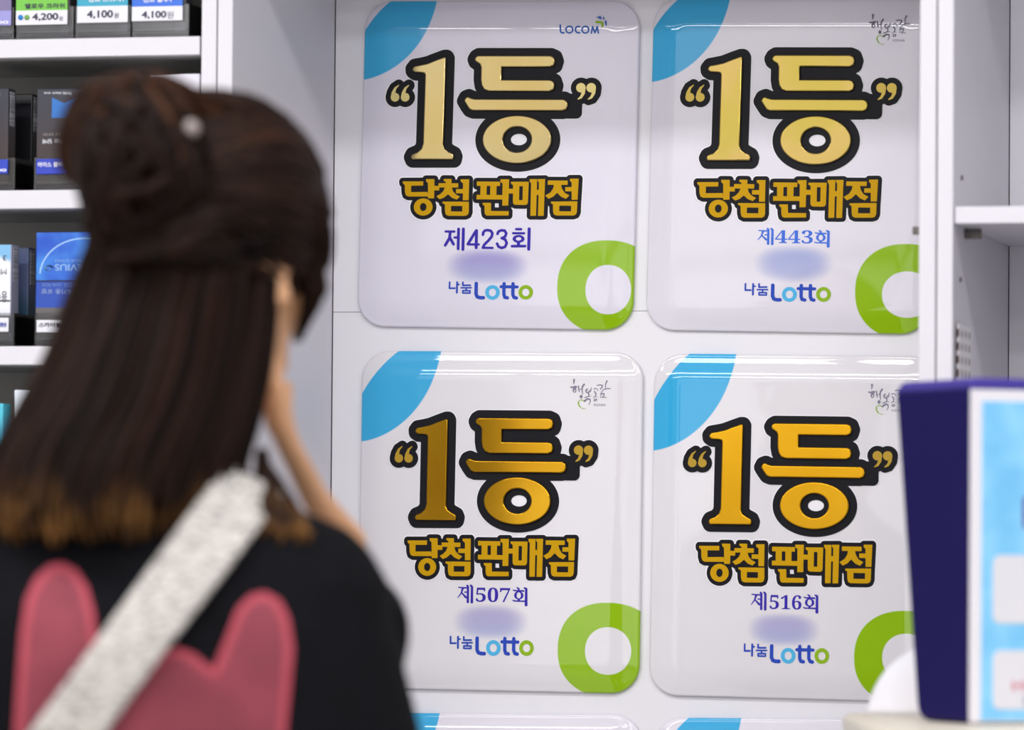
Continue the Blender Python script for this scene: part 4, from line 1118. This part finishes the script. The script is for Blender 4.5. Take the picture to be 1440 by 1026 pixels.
for i in range(420):
    t_ = random.random(); end = random.uniform(.84, 1.03)-.1*abs(math.sin(t_*11))*random.random(); wob = J(.02); ph = random.uniform(0, 6); dv = J(.012)
    P = []
    for s in (0, .18, .36, .54, .72, .88, 1.0):
        x, y, v = hang(min(1.0, max(0, t_+wob*math.sin(s*5+ph))), s*end, dv); P.append(L(x+J(2), y, v))
    strand(P, random.uniform(.0022, .0046), .0010, steps=18)
# lock lying on the right shoulder
for i in range(26):
    x0 = 385+J(28); y1 = 745+J(18)
    q0, _ = back(x0, 712+J(6), .006, -.06); q1, _ = back(x0+10+J(6), 735, .006, -.07); q2, _ = back(x0+16+J(14), y1, .006, -.08)
    strand([L(368+J(8), 640+J(10), -.02), q0, q1, q2], .003, .001)
# bun: core and messy coils
BC = L(196, 238, -.105)
def core(): HB.ball(BC+Vector((.004, .01, -.002)), (.044, .045, .060), None, 24, 16)
solid(core, .2)
for i in range(110):
    ax = Vector((J(1), J(1), J(1))).normalized(); u = ax.orthogonal().normalized(); w = ax.cross(u); a0 = random.uniform(0, 6.28); sp = random.uniform(2.2, 4.4); k_ = random.uniform(.86, 1.08); P = []
    for t_ in np.linspace(0, 1, 6):
        a_ = a0+sp*t_; d = u*math.cos(a_)+w*math.sin(a_)+ax*random.uniform(-.25, .25); d.normalize()
        P.append(BC + Vector((d.x*.047, d.y*.048, d.z*.066))*k_)
    strand(P, random.uniform(.003, .0065), .002, steps=20, c=random.uniform(.1, .8)+(1.0 if sum(q.z for q in P)/len(P) > BC.z+.022 else 0))  # top coils coloured lighter, as lit from above
for i in range(44):   # loose loop on the left and stray top hair
    o_ = J(9)
    strand([L(190+J(14), 128+J(8), -.09), L(138+J(12), 124+o_, -.10), L(100+J(14), 170+o_, -.10), L(98+J(15), 222+J(16), -.10), L(126+J(10), 272+J(16), -.10)], random.uniform(.0016, .0034), .001, c=random.uniform(.6, 1.7))
for i in range(44):   # tuft where the lengths are pulled up over the bun
    strand(c=random.uniform(.7, 2), r0=random.uniform(.0022, .0042), r1=.0012, P=[L(330+J(40), 180+J(24), -.05), L(255+J(14), 128+J(12), -.08), L(205+J(22), 112+J(8), -.10), L(150+J(20), 140+J(16), -.12), L(125+J(16), 215+J(30), -.12)])  # paler strands paint the ceiling light along the bun's top
for i in range(60):   # twist at the base of the bun
    strand([L(360+J(40), 330+J(60), -.085), L(290+J(20), 330+J(40), -.12), L(220+J(30), 340+J(20), -.135), L(150+J(20), 330+J(30), -.12), L(122+J(10), 260+J(40), -.11)], random.uniform(.0025, .005), .002)
hm = HB.mesh('hair')
ca_ = hm.attributes.new('lock', 'FLOAT', 'POINT'); ca_.data.foreach_set('value', cols)
th = NT('dark_brown_hair'); an = th.n('ShaderNodeAttribute', attribute_name='lock'); x, y, z = th.xyz()
c = th.mix(an.outputs['Fac'], lin((9, 5, 4)), lin((38, 22, 15)))
c = th.mix(th.ss(an.outputs['Fac'], 1.0, 2.0), c, lin((74, 46, 30)))  # lighter brown paints overhead light onto the bun and crown strands
tip = th.ma('ADD', z, th.ma('MULTIPLY', th.ma('SUBTRACT', an.outputs['Fac'], .5), .03))
tipz = L(300, 735, -.1).z
c = th.mix(th.ma('MULTIPLY', th.ma('SUBTRACT', 1.0, th.ss(tip, tipz-.012, tipz+.045)), th.ma('MULTIPLY', th.ss(th.noise(17, 2), .42, .62), .85)), c, lin((108, 74, 38)))
th.base(c); th.set(Roughness=.5); th.b.inputs['Specular IOR Level'].default_value = .08
hair = link('hair', hm, th.m, who)
MB().ball(L(268, 181, -.125), .0068).build('hair_pin', plain('pearl', (150, 138, 134), .3), hair)

# ------------------------------------------------------------------ room, lights
def structure(name, mb, mat): o = mb.build(name, mat); o['kind'] = 'structure'; return o
structure('floor', MB().box(-5, 5, -7.6, .3, -.06, 0), plain('pale_floor_tile', (196, 192, 186), .35, scale=3))
structure('wall_back', MB().box(-5, 5, .02, .1, 0, 2.8), plain('plain_white_wall', (232, 231, 232), .6))
structure('ceiling', MB().box(-5, 5, -7.6, .1, 2.8, 2.86), plain('white_ceiling_board', (236, 236, 236), .8))
tw = NT('shop_front_wall'); v = tw.xyz(); n = tw.noise(1.6, 2)
tw.base(tw.mix(tw.ss(n, .40, .46), lin((52, 42, 34)), lin((248, 244, 236)))); tw.set(Roughness=.7)
structure('wall_front', MB().box(-5, 5, -7.7, -7.6, 0, 2.8), tw.m)
def area(name, loc, sx, sy, power, col=(1, .985, 1.0), rot=(0, 0, 0)):
    l = bpy.data.lights.new(name, 'AREA'); l.shape = 'RECTANGLE'; l.size = sx; l.size_y = sy; l.energy = power; l.color = col
    o = bpy.data.objects.new(name, l); COL.objects.link(o); o.location = loc; o.rotation_euler = rot; return o
for yy, pw, sy, tl in ((-1.95, 17, .26, 0), (-4.2, 8, .12, 62), (-6.0, 7, .12, 62)):
    for xx in (-2.2, -.75, .7, 2.15): area('ceiling_tube', (xx, yy, 2.74), 1.38, sy, pw, (1, .985, 1), (rad(tl), 0, 0))
area('front_fill_upper', (.5, -7.2, 2.32), 6.0, .7, 15, (1, .985, .985), (rad(90), 0, 0))  # unseen fill light added behind the camera, also mirrored in the gold
area('front_fill', (-2.3, -7.2, 1.2), .42, 1.44, 2.2, (1, .985, .985), (rad(90), 0, 0))  # added narrow fill; the gap beside it gives the gold dark reflections
area('front_fill', (.86, -7.2, 1.2), 5.3, 1.44, 28, (1, .985, .985), (rad(90), 0, 0))  # added broad frontal fill that softens the shading
w = bpy.data.worlds.new('world'); SC.world = w; w.use_nodes = True
w.node_tree.nodes['Background'].inputs[0].default_value = (.93, .93, 1, 1); w.node_tree.nodes['Background'].inputs[1].default_value = .42
